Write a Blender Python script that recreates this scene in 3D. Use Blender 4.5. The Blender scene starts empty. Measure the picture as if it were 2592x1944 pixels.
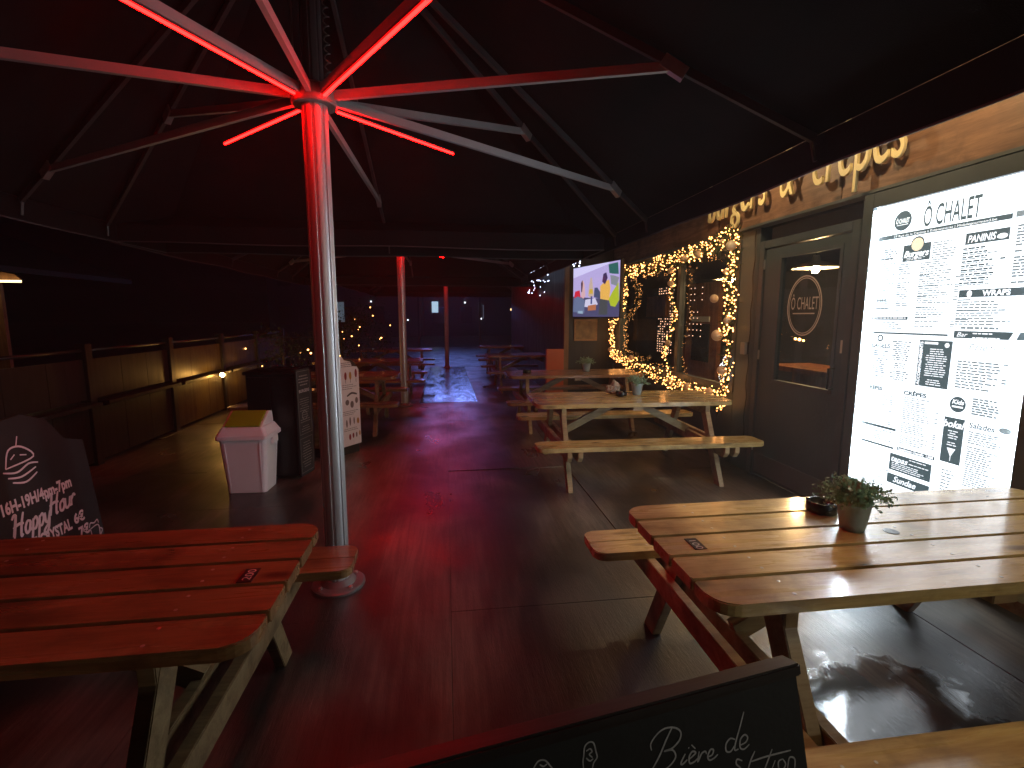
import bpy, bmesh, math, random
from mathutils import Vector, Matrix
random.seed(7)
R = math.radians
S = bpy.context.scene
COL = S.collection

# ------------------------------------------------------------------ camera, world, exposure
EYE = 1.56
cd = bpy.data.cameras.new('camera'); cam = bpy.data.objects.new('camera', cd); COL.objects.link(cam)
cd.sensor_width = 36; cd.lens = 17.333; cd.clip_start = 0.05; cd.clip_end = 600
cam.location = (0, 0, EYE)
cam.rotation_euler = (R(90 - 7.8), 0, R(-7.6))
S.camera = cam
W = bpy.data.worlds.new('World'); S.world = W; W.use_nodes = True
wn = W.node_tree; bg = wn.nodes['Background']
sky = wn.nodes.new('ShaderNodeTexSky'); sky.sky_type = 'NISHITA'; sky.sun_disc = False
sky.sun_elevation = R(-4); sky.sun_rotation = R(170); sky.air_density = 2.0; sky.dust_density = 3.0
wn.links.new(sky.outputs[0], bg.inputs[0]); bg.inputs[1].default_value = 0.003
S.view_settings.view_transform = 'Standard'; S.view_settings.look = 'None'
S.view_settings.exposure = 0.0; S.view_settings.gamma = 1.0
S.cycles.max_bounces = 6; S.cycles.transparent_max_bounces = 12
S.cycles.sample_clamp_indirect = 4.0

LED_R = (1.0, 0.0011, 0.0009)
LED_S = 118.0

# ------------------------------------------------------------------ materials
MAT = {}
def mat(name, col, rough=.6, metal=0, emit=None, es=0, spec=.5, coat=0, coatr=.1):
    if name in MAT: return MAT[name]
    m = bpy.data.materials.new(name); m.use_nodes = True; MAT[name] = m
    b = m.node_tree.nodes['Principled BSDF']
    b.inputs['Base Color'].default_value = (*col, 1); b.inputs['Roughness'].default_value = rough
    b.inputs['Metallic'].default_value = metal; b.inputs['Specular IOR Level'].default_value = spec
    b.inputs['Coat Weight'].default_value = coat; b.inputs['Coat Roughness'].default_value = coatr
    if emit: b.inputs['Emission Color'].default_value = (*emit, 1); b.inputs['Emission Strength'].default_value = es
    return m
def nodes(m): return m.node_tree.nodes, m.node_tree.links, m.node_tree.nodes['Principled BSDF']
def ramp(n, stops):
    r = n.new('ShaderNodeValToRGB'); e = r.color_ramp.elements
    while len(e) < len(stops): e.new(.5)
    for i, (p, c) in enumerate(stops): e[i].position = p; e[i].color = (*c, 1) if len(c) == 3 else c
    return r
def mottled(name, c1, c2, scale=6, rough=.6, bump=.1, bscale=60, stretch=(1, 1, 1), rr=None, **k):
    m = mat(name, c1, rough, **k); n, l, b = nodes(m)
    tc = n.new('ShaderNodeTexCoord'); mp = n.new('ShaderNodeMapping'); mp.inputs['Scale'].default_value = stretch
    l.new(tc.outputs['Object'], mp.inputs[0])
    t = n.new('ShaderNodeTexNoise'); t.inputs['Scale'].default_value = scale; t.inputs['Detail'].default_value = 8
    l.new(mp.outputs[0], t.inputs[0])
    r = ramp(n, [(.3, c1), (.7, c2)]); l.new(t.outputs[0], r.inputs[0]); l.new(r.outputs[0], b.inputs['Base Color'])
    t2 = n.new('ShaderNodeTexNoise'); t2.inputs['Scale'].default_value = bscale; t2.inputs['Detail'].default_value = 4
    l.new(mp.outputs[0], t2.inputs[0])
    bp = n.new('ShaderNodeBump'); bp.inputs['Strength'].default_value = bump; bp.inputs['Distance'].default_value = .01
    l.new(t2.outputs[0], bp.inputs['Height']); l.new(bp.outputs[0], b.inputs['Normal'])
    if rr:
        r2 = ramp(n, [(.3, (rr[0],) * 3), (.7, (rr[1],) * 3)]); l.new(t.outputs[0], r2.inputs[0]); l.new(r2.outputs[0], b.inputs['Roughness'])
    return m
def wood(name, light, dark, rough=(.16, .34), axis=0, knots=True, coat=.0, scale=1.0):
    """grain runs along local axis"""
    m = mat(name, light, .3, coat=coat, coatr=.12); n, l, b = nodes(m)
    tc = n.new('ShaderNodeTexCoord'); oi = n.new('ShaderNodeObjectInfo')
    va = n.new('ShaderNodeVectorMath'); va.operation = 'ADD'
    mul = n.new('ShaderNodeVectorMath'); mul.operation = 'SCALE'; mul.inputs['Scale'].default_value = 37
    cx = n.new('ShaderNodeCombineXYZ')
    for i in range(3): l.new(oi.outputs['Random'], cx.inputs[i])
    l.new(cx.outputs[0], mul.inputs[0]); l.new(tc.outputs['Object'], va.inputs[0]); l.new(mul.outputs[0], va.inputs[1])
    mp = n.new('ShaderNodeMapping'); s = [9 * scale] * 3; s[axis] = .9 * scale; mp.inputs['Scale'].default_value = s
    l.new(va.outputs[0], mp.inputs[0])
    nz = n.new('ShaderNodeTexNoise'); nz.inputs['Scale'].default_value = 1.6; nz.inputs['Detail'].default_value = 6; nz.inputs['Distortion'].default_value = 1.0
    l.new(mp.outputs[0], nz.inputs[0])
    fine = n.new('ShaderNodeTexNoise'); fine.inputs['Scale'].default_value = 14; fine.inputs['Detail'].default_value = 5
    l.new(mp.outputs[0], fine.inputs[0])
    mx = n.new('ShaderNodeMath'); mx.operation = 'MULTIPLY_ADD'; l.new(fine.outputs[0], mx.inputs[0]); mx.inputs[1].default_value = .45; l.new(nz.outputs[0], mx.inputs[2])
    r = ramp(n, [(.5, light), (.72, tuple((a + c) / 2 for a, c in zip(light, dark))), (.95, dark)]); l.new(mx.outputs[0], r.inputs[0])
    out = r.outputs[0]
    if knots:
        mp2 = n.new('ShaderNodeMapping'); s2 = [7.] * 3; s2[axis] = 2.6; mp2.inputs['Scale'].default_value = s2
        l.new(va.outputs[0], mp2.inputs[0])
        vo = n.new('ShaderNodeTexVoronoi'); vo.inputs['Scale'].default_value = 1.0; l.new(mp2.outputs[0], vo.inputs[0])
        kr = ramp(n, [(.07, (1, 1, 1)), (.19, (0, 0, 0))]); l.new(vo.outputs['Distance'], kr.inputs[0])
        mk = n.new('ShaderNodeMix'); mk.data_type = 'RGBA'; l.new(kr.outputs[0], mk.inputs[0]); l.new(out, mk.inputs[6]); mk.inputs[7].default_value = (*[d * .45 for d in dark], 1)
        out = mk.outputs[2]
    st = n.new('ShaderNodeTexNoise'); st.inputs['Scale'].default_value = 3.2; st.inputs['Detail'].default_value = 7; st.inputs['Roughness'].default_value = .65; l.new(va.outputs[0], st.inputs[0])
    sr = ramp(n, [(.36, (.50, .46, .42)), (.50, (1, 1, 1)), (.75, (1.08, 1.06, 1.0))]); l.new(st.outputs[0], sr.inputs[0])
    ms = n.new('ShaderNodeMix'); ms.data_type = 'RGBA'; ms.blend_type = 'MULTIPLY'; ms.inputs[0].default_value = .85; l.new(out, ms.inputs[6]); l.new(sr.outputs[0], ms.inputs[7]); out = ms.outputs[2]
    l.new(out, b.inputs['Base Color'])
    r2 = ramp(n, [(.35, (rough[0],) * 3), (.7, (rough[1],) * 3)]); l.new(nz.outputs[0], r2.inputs[0]); l.new(r2.outputs[0], b.inputs['Roughness'])
    bp = n.new('ShaderNodeBump'); bp.inputs['Strength'].default_value = .18; bp.inputs['Distance'].default_value = .004
    l.new(mx.outputs[0], bp.inputs['Height']); l.new(bp.outputs[0], b.inputs['Normal'])
    return m

pine = wood('varnished_pine', (.64, .53, .25), (.36, .24, .08), rough=(.22, .40), coat=.8)
pine_dark = wood('shaded_pine', (.34, .19, .075), (.15, .07, .022), rough=(.22, .42), coat=.7)  # darker copies of the pine, with weaker light put into their colour
pine_yd = wood('shaded_frame_pine', (.28, .20, .10), (.13, .08, .035), rough=(.35, .5), knots=False)
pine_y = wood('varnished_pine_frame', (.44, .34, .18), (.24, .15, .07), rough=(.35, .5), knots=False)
fascia_m = wood('stained_fascia_wood', (.27, .145, .085), (.12, .06, .035), rough=(.45, .6), axis=1, knots=True)
dark_wood = wood('dark_brown_wood', (.012, .009, .007), (.006, .005, .004), rough=(.4, .6), axis=2, knots=False)
wall_m = mottled('charcoal_painted_boards', (.050, .066, .072), (.068, .088, .094), 3, .42, .12, 30, rr=(.36, .55))
frame_m = mottled('charcoal_frame_paint', (.055, .065, .072), (.075, .086, .092), 5, .4, .05, 40)
black_m = mat('black_plastic', (.012, .012, .013), .35)
chalk_board = mottled('blackboard_paint', (.008, .009, .010), (.015, .017, .018), 5, .55, .05, 80)
chalk_frame = wood('blackened_frame_wood', (.03, .02, .018), (.012, .009, .008), rough=(.35, .6), knots=False)
alu = mottled('satin_aluminium', (.50, .51, .52), (.56, .57, .58), 2, .42, .02, 60, (1, 1, .1), metal=.7)
alu_d = mottled('grey_rib_paint', (.028, .028, .030), (.045, .045, .048), 4, .5, .03, 90)
strut_m = mottled('dull_strut_aluminium', (.30, .30, .31), (.36, .36, .37), 3, .48, .03, 60, metal=.35)
canopy_m = mottled('black_canvas', (.0065, .0065, .007), (.011, .0105, .011), 3, .95, .35, 220, spec=.12)
white_pl = mottled('white_plastic', (.80, .80, .84), (.84, .84, .87), 3, .38, .03, 60)
lime_pl = mat('lime_plastic', (.30, .44, .015), .45)
led_m = mat('red_led_strip', (.2, .02, .02), .4, emit=LED_R, es=LED_S)
chalk_m = mottled('chalk_ink', (.62, .62, .64), (.42, .42, .44), 90, .8, .1, 90)
pot_m = mottled('zinc_pot', (.24, .36, .44), (.34, .47, .56), 14, .42, .1, 40, metal=.25)
steel = mottled('galvanised_steel', (.42, .42, .41), (.58, .57, .55), 12, .38, .1, 40, metal=.8)
leaf_m = mottled('grey_green_leaves', (.15, .30, .20), (.27, .43, .33), 40, .55, .05, 60)
fir_m = mottled('fir_needles', (.018, .045, .016), (.04, .08, .025), 30, .6, .05, 60)
bauble_m = mat('ivory_bauble', (.62, .50, .36), .3)
bulb_m = mat('warm_fairy_bulb', (.5, .3, .1), .5, emit=(1.0, .40, .11), es=11)
coolbulb_m = mat('cool_fairy_bulb', (.4, .4, .5), .5, emit=(.62, .70, 1.0), es=8)
glass_m = bpy.data.materials.new('window_glass'); glass_m.use_nodes = True
_n = glass_m.node_tree.nodes; _l = glass_m.node_tree.links; _n.clear()
_o = _n.new('ShaderNodeOutputMaterial'); _t = _n.new('ShaderNodeBsdfTransparent'); _g = _n.new('ShaderNodeBsdfGlossy'); _g.inputs['Roughness'].default_value = .02
_f = _n.new('ShaderNodeFresnel'); _f.inputs[0].default_value = 1.5; _m = _n.new('ShaderNodeMixShader'); _t.inputs[0].default_value = (.82, .85, .85, 1)
_b = _n.new('ShaderNodeNewGeometry'); _q = _n.new('ShaderNodeMath'); _q.operation = 'SUBTRACT'; _q.inputs[0].default_value = 1; _l.new(_b.outputs['Backfacing'], _q.inputs[1])
_w = _n.new('ShaderNodeMath'); _w.operation = 'MULTIPLY'; _l.new(_f.outputs[0], _w.inputs[0]); _l.new(_q.outputs[0], _w.inputs[1]); _l.new(_w.outputs[0], _m.inputs[0]); _l.new(_t.outputs[0], _m.inputs[1]); _l.new(_g.outputs[0], _m.inputs[2]); _l.new(_m.outputs[0], _o.inputs[0])

def deck_material():
    m = mat('wet_deck_board', (.05, .035, .028), .4, spec=.9, coat=.15, coatr=.25); n, l, b = nodes(m)
    g = n.new('ShaderNodeNewGeometry'); oi = n.new('ShaderNodeObjectInfo')
    def noise(sc, stretch=(1, 1, 1), det=6, dist=0.):
        mp = n.new('ShaderNodeMapping'); mp.inputs['Scale'].default_value = stretch; l.new(g.outputs['Position'], mp.inputs[0])
        t = n.new('ShaderNodeTexNoise'); t.inputs['Scale'].default_value = sc; t.inputs['Detail'].default_value = det; t.inputs['Distortion'].default_value = dist
        l.new(mp.outputs[0], t.inputs[0]); return t.outputs[0]
    big = noise(1.1, (1.2, .55, 1), 8, .6); grain = noise(6, (6, .35, 1), 6, .4); fine = noise(60, (3, .4, 1), 4)
    r = ramp(n, [(.36, (.010, .009, .008)), (.47, (.026, .021, .017)), (.54, (.075, .066, .055)), (.66, (.155, .140, .120))]); l.new(big, r.inputs[0])
    gr = ramp(n, [(.35, (.62, .58, .55)), (.65, (1.25, 1.2, 1.15))]); l.new(grain, gr.inputs[0])
    mx = n.new('ShaderNodeMix'); mx.data_type = 'RGBA'; mx.blend_type = 'MULTIPLY'; mx.inputs[0].default_value = 1
    l.new(r.outputs[0], mx.inputs[6]); l.new(gr.outputs[0], mx.inputs[7])
    rv = n.new('ShaderNodeMath'); rv.operation = 'MULTIPLY_ADD'; l.new(oi.outputs['Random'], rv.inputs[0]); rv.inputs[1].default_value = .22; rv.inputs[2].default_value = .89
    m2 = n.new('ShaderNodeVectorMath'); m2.operation = 'SCALE'; l.new(mx.outputs[2], m2.inputs[0]); l.new(rv.outputs[0], m2.inputs['Scale'])
    l.new(m2.outputs[0], b.inputs['Base Color'])
    # wetness: puddles where the noise is low, plus the pool standing by the lit menu
    wet = noise(1.7, (1, .8, 1), 7, .3)
    sx = n.new('ShaderNodeSeparateXYZ'); l.new(g.outputs['Position'], sx.inputs[0])
    def ell(cx, cy, rx, ry):
        out = []
        for s, c, rad in (('X', cx, rx), ('Y', cy, ry)):
            a = n.new('ShaderNodeMath'); a.operation = 'SUBTRACT'; l.new(sx.outputs[s], a.inputs[0]); a.inputs[1].default_value = c
            d = n.new('ShaderNodeMath'); d.operation = 'DIVIDE'; l.new(a.outputs[0], d.inputs[0]); d.inputs[1].default_value = rad
            p = n.new('ShaderNodeMath'); p.operation = 'MULTIPLY'; l.new(d.outputs[0], p.inputs[0]); l.new(d.outputs[0], p.inputs[1]); out.append(p.outputs[0])
        s = n.new('ShaderNodeMath'); s.operation = 'ADD'; l.new(out[0], s.inputs[0]); l.new(out[1], s.inputs[1]); return s.outputs[0]
    e1 = ell(1.78, 1.56, .36, .34); edge = noise(9, (1, 1, 1), 8, .5)
    ea = n.new('ShaderNodeMath'); ea.operation = 'MULTIPLY_ADD'; l.new(edge, ea.inputs[0]); ea.inputs[1].default_value = 2.2; l.new(e1, ea.inputs[2])
    pr = ramp(n, [(.62, (1, 1, 1)), (.80, (0, 0, 0))])
    sc = n.new('ShaderNodeMath'); sc.operation = 'MULTIPLY'; l.new(ea.outputs[0], sc.inputs[0]); sc.inputs[1].default_value = .36; l.new(sc.outputs[0], pr.inputs[0])
    rr = ramp(n, [(.32, (.27,) * 3), (.46, (.35,) * 3), (.62, (.50,) * 3)]); l.new(wet, rr.inputs[0])
    pm = n.new('ShaderNodeMix'); pm.data_type = 'FLOAT'; l.new(pr.outputs[0], pm.inputs[0]); l.new(rr.outputs[0], pm.inputs[2]); pm.inputs[3].default_value = .075
    l.new(pm.outputs[0], b.inputs['Roughness'])
    bh = n.new('ShaderNodeMath'); bh.operation = 'ADD'; l.new(grain, bh.inputs[0]); l.new(fine, bh.inputs[1])
    bs = n.new('ShaderNodeMath'); bs.operation = 'MULTIPLY_ADD'; l.new(pr.outputs[0], bs.inputs[0]); bs.inputs[1].default_value = -.14; bs.inputs[2].default_value = .19
    bp = n.new('ShaderNodeBump'); bp.inputs['Distance'].default_value = .013; l.new(bs.outputs[0], bp.inputs['Strength']); l.new(bh.outputs[0], bp.inputs['Height'])
    l.new(bp.outputs[0], b.inputs['Normal'])
    return m
deck_m = deck_material()

# ------------------------------------------------------------------ mesh helpers
class MB:
    def __init__(s): s.bm = bmesh.new()
    def box(s, x0, x1, y0, y1, z0, z1, M=None):
        v = [s.bm.verts.new((x, y, z)) for x in (x0, x1) for y in (y0, y1) for z in (z0, z1)]
        for f in ((0, 1, 3, 2), (4, 6, 7, 5), (0, 4, 5, 1), (2, 3, 7, 6), (0, 2, 6, 4), (1, 5, 7, 3)): s.bm.faces.new([v[i] for i in f])
        if M: bmesh.ops.transform(s.bm, matrix=M, verts=v)
        return s
    def bar(s, a, b, w, h, up=(0, 0, 1)):
        a, b = Vector(a), Vector(b); d = b - a; L = d.length; z = d.normalized(); up = Vector(up)
        if abs(z.dot(up)) > .98: up = Vector((1, 0, 0))
        x = z.cross(up).normalized(); y = x.cross(z)          # x: width, y: "height"
        M = Matrix((x, y, z)).transposed().to_4x4(); M.translation = a
        return s.box(-w / 2, w / 2, -h / 2, h / 2, 0, L, M)
    def prism(s, pts, t0, t1, M=None):
        """outline in xy, extruded z t0..t1"""
        n = len(pts); a = [s.bm.verts.new((p[0], p[1], t0)) for p in pts]; b = [s.bm.verts.new((p[0], p[1], t1)) for p in pts]
        s.bm.faces.new(a[::-1]); s.bm.faces.new(b)
        for i in range(n): s.bm.faces.new((a[i], a[(i + 1) % n], b[(i + 1) % n], b[i]))
        if M: bmesh.ops.transform(s.bm, matrix=M, verts=a + b)
        return s
    def lathe(s, prof, c=(0, 0, 0), n=24, cap=True):
        rings = []
        for r, z in prof: rings.append([s.bm.verts.new((c[0] + r * math.cos(2 * math.pi * i / n), c[1] + r * math.sin(2 * math.pi * i / n), c[2] + z)) for i in range(n)])
        for a, b in zip(rings, rings[1:]):
            for i in range(n): s.bm.faces.new((a[i], a[(i + 1) % n], b[(i + 1) % n], b[i]))
        if cap: s.bm.faces.new(rings[0][::-1]); s.bm.faces.new(rings[-1])
        return s
    def tube(s, pts, r, n=8):
        pts = [Vector(p) for p in pts]; rings = []
        for i, p in enumerate(pts):
            d = (pts[min(i + 1, len(pts) - 1)] - pts[max(i - 1, 0)]).normalized()
            u = d.cross(Vector((0, 0, 1)) if abs(d.z) < .95 else Vector((1, 0, 0))).normalized(); w = d.cross(u)
            rings.append([s.bm.verts.new(p + u * r * math.cos(2 * math.pi * k / n) + w * r * math.sin(2 * math.pi * k / n)) for k in range(n)])
        for a, b in zip(rings, rings[1:]):
            for i in range(n): s.bm.faces.new((a[i], a[(i + 1) % n], b[(i + 1) % n], b[i]))
        s.bm.faces.new(rings[0][::-1]); s.bm.faces.new(rings[-1]); return s
    def ball(s, c, r, sub=1):
        bmesh.ops.create_icosphere(s.bm, subdivisions=sub, radius=r, matrix=Matrix.Translation(c)); return s
    def ribbon(s, pts, w, z):
        """flat stroke in xy at height z"""
        P = smooth(pts) if len(pts) > 2 else [Vector((*p, 0)) for p in pts]
        L = []
        for i, p in enumerate(P):
            d = (P[min(i + 1, len(P) - 1)] - P[max(i - 1, 0)]); d = d.normalized() if d.length > 0 else Vector((1, 0, 0))
            o = Vector((-d.y, d.x, 0)) * w / 2 * (1 - .35 * abs(i / (len(P) - 1) * 2 - 1) ** 3)
            L.append((s.bm.verts.new((p.x + o.x, p.y + o.y, z)), s.bm.verts.new((p.x - o.x, p.y - o.y, z))))
        for a, b in zip(L, L[1:]): s.bm.faces.new((a[0], a[1], b[1], b[0]))
        return s
    def rect(s, x0, x1, y0, y1, z):
        s.bm.faces.new([s.bm.verts.new(p) for p in ((x0, y0, z), (x1, y0, z), (x1, y1, z), (x0, y1, z))]); return s
    def poly(s, pts, z):
        s.bm.faces.new([s.bm.verts.new((*p, z)) for p in pts]); return s
    def disc(s, c, r, z, n=28, ry=None):
        return s.poly([(c[0] + r * math.cos(2 * math.pi * i / n), c[1] + (ry or r) * math.sin(2 * math.pi * i / n)) for i in range(n)], z)
    def ring(s, c, r, w, z, n=32, ry=None):
        ry = ry or r; q = []
        for i in range(n):
            a = 2 * math.pi * i / n
            q.append((s.bm.verts.new((c[0] + r * math.cos(a), c[1] + ry * math.sin(a), z)), s.bm.verts.new((c[0] + (r - w) * math.cos(a), c[1] + (ry - w) * math.sin(a), z))))
        for i in range(n): a, b = q[i], q[(i + 1) % n]; s.bm.faces.new((a[0], b[0], b[1], a[1]))
        return s
    def done(s, name, m, parent=None, M=None, sm=False, bev=0, shadow=True):
        if bev: bmesh.ops.bevel(s.bm, geom=s.bm.edges[:], offset=bev, segments=2, affect='EDGES')
        bmesh.ops.recalc_face_normals(s.bm, faces=s.bm.faces) if not getattr(s, 'flat', False) else None
        me = bpy.data.meshes.new(name); s.bm.to_mesh(me); s.bm.free(); me.materials.append(m)
        if sm: me.polygons.foreach_set('use_smooth', [True] * len(me.polygons))
        return link(name, me, parent, M)
def link(name, me, parent=None, M=None):
    o = bpy.data.objects.new(name, me); COL.objects.link(o)
    if parent: o.parent = parent
    if M is not None: o.matrix_local = M
    return o
def smooth(pts, k=5):
    P = [Vector((*p, 0)) if len(p) == 2 else Vector(p) for p in pts]; P = [P[0]] + P + [P[-1]]; out = []
    for i in range(1, len(P) - 2):
        for j in range(k):
            t = j / k; a, b, c, d = P[i - 1:i + 3]
            out.append(.5 * ((2 * b) + (c - a) * t + (2 * a - 5 * b + 4 * c - d) * t * t + (3 * b - a - 3 * c + d) * t ** 3))
    return out + [P[-2]]
def tag(o, label=None, cat=None, group=None, kind=None):
    if label: o['label'] = label
    if cat: o['category'] = cat
    if group: o['group'] = group
    if kind: o['kind'] = kind
    return o
def empty(name, loc=(0, 0, 0), rz=0, M=None):
    o = bpy.data.objects.new(name, None); COL.objects.link(o); o.empty_display_size = .1
    if M is not None: o.matrix_world = M
    else: o.location = loc; o.rotation_euler = (0, 0, rz)
    return o
def dup(o, parent=None):
    c = o.copy(); COL.objects.link(c)
    if parent: c.parent = parent
    for ch in list(o.children): dup(ch, c)
    return c
def plane(origin, right, up):
    r = Vector(right).normalized(); n = r.cross(Vector(up)).normalized(); u = n.cross(r)
    M = Matrix((r, u, n)).transposed().to_4x4(); M.translation = origin; return M
def text(body, parent, m, x, y, size, w=None, z=.001, name='lettering', shear=0, bold=0, align='LEFT', depth=0, rot=0, scx=1):
    c = bpy.data.curves.new('t', 'FONT'); c.body = body; c.size = size; c.shear = shear; c.offset = bold; c.align_x = align; c.extrude = depth; c.resolution_u = 4
    o = bpy.data.objects.new('t', c); COL.objects.link(o); bpy.context.view_layer.update()
    me = bpy.data.meshes.new_from_object(o.evaluated_get(bpy.context.evaluated_depsgraph_get()))
    bpy.data.objects.remove(o); bpy.data.curves.remove(c)
    xs = [v.co.x for v in me.vertices]; wd = max(xs) - min(xs); k = (w / wd) if w else scx
    for v in me.vertices: v.co.x *= k
    me.materials.clear(); me.materials.append(m)
    return link(name, me, parent, Matrix.Translation((x, y, z)) @ Matrix.Rotation(rot, 4, 'Z'))

# ------------------------------------------------------------------ ground and deck
gm = mottled('wet_asphalt', (.02, .02, .021), (.035, .034, .034), 4, .6, .3, 40, rr=(.5, .8))
g = MB(); g.box(-120, 120, -40, 160, -.5, -.13); tag(g.done('ground', gm), kind='structure')
sub = MB(); sub.box(-6.15, 3.6, -1.6, 26.1, -.125, -.022); deck = tag(sub.done('deck', black_m), kind='structure')
pm = None
ys = [-1.50, .04, 2.46, 4.90, 7.34, 9.0, 11.44, 13.88, 15.5, 17.94, 20.38, 22.8, 25.2]
xs = [-6.08, -4.86, -3.64, -2.42, -1.22 + .0, 0.0, 1.22, 2.44, 3.5]
cache = {}
YS = []
for i in range(len(xs) - 1):
    o_ = random.uniform(-.9, .9) if i not in (4, 5) else .0
    YS.append([y + (o_ if 1 <= q <= 4 or q >= 9 and q < 12 else 0) for q, y in enumerate(ys)])
for j in range(len(ys) - 1):
    for i in range(len(xs) - 1):
        x0, x1 = xs[i], xs[i + 1]; y0, y1 = YS[i][j], YS[i][j + 1]
        if 5 <= j <= 7:                                  # the metal ramp takes this strip
            if x0 == -1.22: x1 = -.5
            if x0 == 0.0: x0 = .56
        key = (round(x1 - x0, 2), round(y1 - y0, 2))
        if key not in cache:
            b = MB(); b.box(.0012, key[0] - .0012, .0012, key[1] - .0012, -.02, 0)
            bmesh.ops.bevel(b.bm, geom=b.bm.edges[:], offset=.0012, segments=1, affect='EDGES')
            me = bpy.data.meshes.new('deck_board'); b.bm.to_mesh(me); b.bm.free(); me.materials.append(deck_m); cache[key] = me
        o = link('deck_board', cache[key], deck); o.location = (x0, y0, random.uniform(-.0015, .0015))
        o.rotation_euler = (R(random.uniform(-.12, .12)), R(random.uniform(-.16, .16)), 0)
ramp_m = mottled('wet_sheet_metal', (.10, .10, .11), (.16, .16, .18), 3, .2, .9, 5, (2, .5, 1), metal=.6, rr=(.10, .24))
for k in range(3):
    b = MB(); b.box(-.497, .557, 9.003 + 2.166 * k, 9.0 + 2.166 * (k + 1) - .004, -.02, .004)
    b.done('ramp_plate', ramp_m, deck)

# ------------------------------------------------------------------ picnic tables
TW, TL = .75, 1.94
def slat_mesh(L, w, t, r0=0, side=1):
    """slat centred on the origin, long axis x; r0 rounds both outer corners on one side"""
    pts = []
    def corner(cx, cy, rad, a0):
        if rad <= 0: return [(cx, cy)]
        return [(cx + rad * (math.cos(R(a0 + a * 15)) - (1 if a0 in (0, 270) else -1)) if 0 else 0, 0)]
    h, l = w / 2, L / 2; rr = r0
    n = 6; P = []
    for (sx, sy, a0) in ((1, 1, 0), (-1, 1, 90), (-1, -1, 180), (1, -1, 270)):
        rad = rr if (sy == side and rr) else .006
        cx, cy = sx * (l - rad), sy * (h - rad)
        for i in range(n + 1):
            a = R(a0 + 90 * i / n); P.append((cx + rad * math.cos(a), cy + rad * math.sin(a)))
    m = MB(); m.prism(P, -t / 2, t / 2)
    ed = [e for e in m.bm.edges if abs(e.verts[0].co.z - e.verts[1].co.z) < 1e-6]
    bmesh.ops.bevel(m.bm, geom=ed, offset=.004, segments=2, affect='EDGES')
    bmesh.ops.recalc_face_normals(m.bm, faces=m.bm.faces)
    me = bpy.data.meshes.new('slat'); m.bm.to_mesh(me); m.bm.free(); me.materials.append(pine); return me
SL = {k: slat_mesh(TL, .134, .04, .075 if k else 0, k or 1) for k in (0, 1, -1)}
BE = {k: slat_mesh(TL + .12, .122, .04, .05, k) for k in (1, -1)}
def picnic(num=None):
    t = empty('picnic_table')
    for i in range(5):
        y = -.305 + .1525 * i; link('slat', SL[-1 if i == 0 else 1 if i == 4 else 0], t, Matrix.Translation((0, y, .73)))
    for s in (-1, 1):
        for k in (0, 1):
            yc = s * (TW / 2 + .17 + .062 + k * .128)
            link('bench_slat', BE[-1 if (k == 0) == (s > 0) else 1], t, Matrix.Translation((0, yc, .43)))
    for e in (-1, 1):
        xe = e * (TL / 2 - .26)
        MB().box(xe - .0225, xe + .0225, -.34, .34, .62, .709).done('cross_rail', pine_y, t, bev=.003)
        for dx in (-.047, .047):
            b = MB(); pts = [(-.80, .409), (.80, .409), (.80, .36), (.765, .315), (-.765, .315), (-.80, .36)]
            b.prism(pts, -.021, .021, Matrix.Translation((xe + dx, 0, 0)) @ Matrix(((0, 0, 1, 0), (1, 0, 0, 0), (0, 1, 0, 0), (0, 0, 0, 1))))
            b.done('bench_support', pine_y, t, bev=.003)
        for s in (-1, 1):
            b = MB(); b.prism([(s * .20, .709), (s * .305, .709), (s * .665, 0), (s * .56, 0)], -.0225, .0225, Matrix.Translation((xe - e * .002 * s, 0, 0)) @ Matrix(((0, 0, 1, 0), (1, 0, 0, 0), (0, 1, 0, 0), (0, 0, 0, 1))))
            b.done('leg', pine_y, t, bev=.003)
    sc = MB()
    for i in range(5):
        for xx in (-TL / 2 + .26, 0, TL / 2 - .26):
            for dy in (-.035, .035): sc.lathe([(.0055, 0), (.0055, .0008), (.003, .0012)], (xx, -.305 + .1525 * i + dy, .7499), 10)
    for ss_ in (-1, 1):
        for k in (0, 1):
            for xx in (-TL / 2 + .213, TL / 2 - .213, -TL / 2 + .307, TL / 2 - .307): sc.lathe([(.005, 0), (.005, .0008), (.003, .0012)], (xx, ss_ * (TW / 2 + .232 + k * .128), .4499), 10)
    sc.done('screw_heads', steel, t)['kind'] = 'stuff'
    MB().bar((-TL / 2 + .30, 0, .40), (-.10, 0, .695), .045, .07).done('brace', pine_y, t)
    MB().bar((TL / 2 - .30, 0, .40), (.10, 0, .695), .045, .07).done('brace', pine_y, t)
    MB().box(-.045, .045, -.36, .36, .672, .709).done('batten', pine_y, t, bev=.003)
    return t
proto = picnic()
G = 'wooden picnic tables set out on the terrace'
places = [
 (.745 + TL / 2, 1.575, 'varnished picnic table nearest on the right, carrying the steel pot plant and black ashtray', '100'),
 (-.50 - TL / 2, 1.575, 'red lit picnic table nearest on the left beside the happy hour board', '200'),
 (.83 + TL / 2, 4.76, 'picnic table under the fairy light window, second from the front on the right', None),
 (.85 + TL / 2, 7.0, 'picnic table just beyond the one under the garlanded window, with a small potted plant', None),
 (-.68 - TL / 2, 7.15, 'red tinted picnic table behind the white ice cream poster', None),
 (-.45 - TL / 2, 9.5, 'dim red picnic table behind the second parasol pole on the left', None),
 (-.35 - TL / 2, 12.6, 'far dim picnic table on the left before the lit shrub', None),
 (.85 + TL / 2, 10.6, 'far dark picnic table below the cool white string lights', None),
 (.9 + TL / 2, 13.6, 'farthest dark picnic table on the right side of the passage', None)]
dark_mesh = {}
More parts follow.
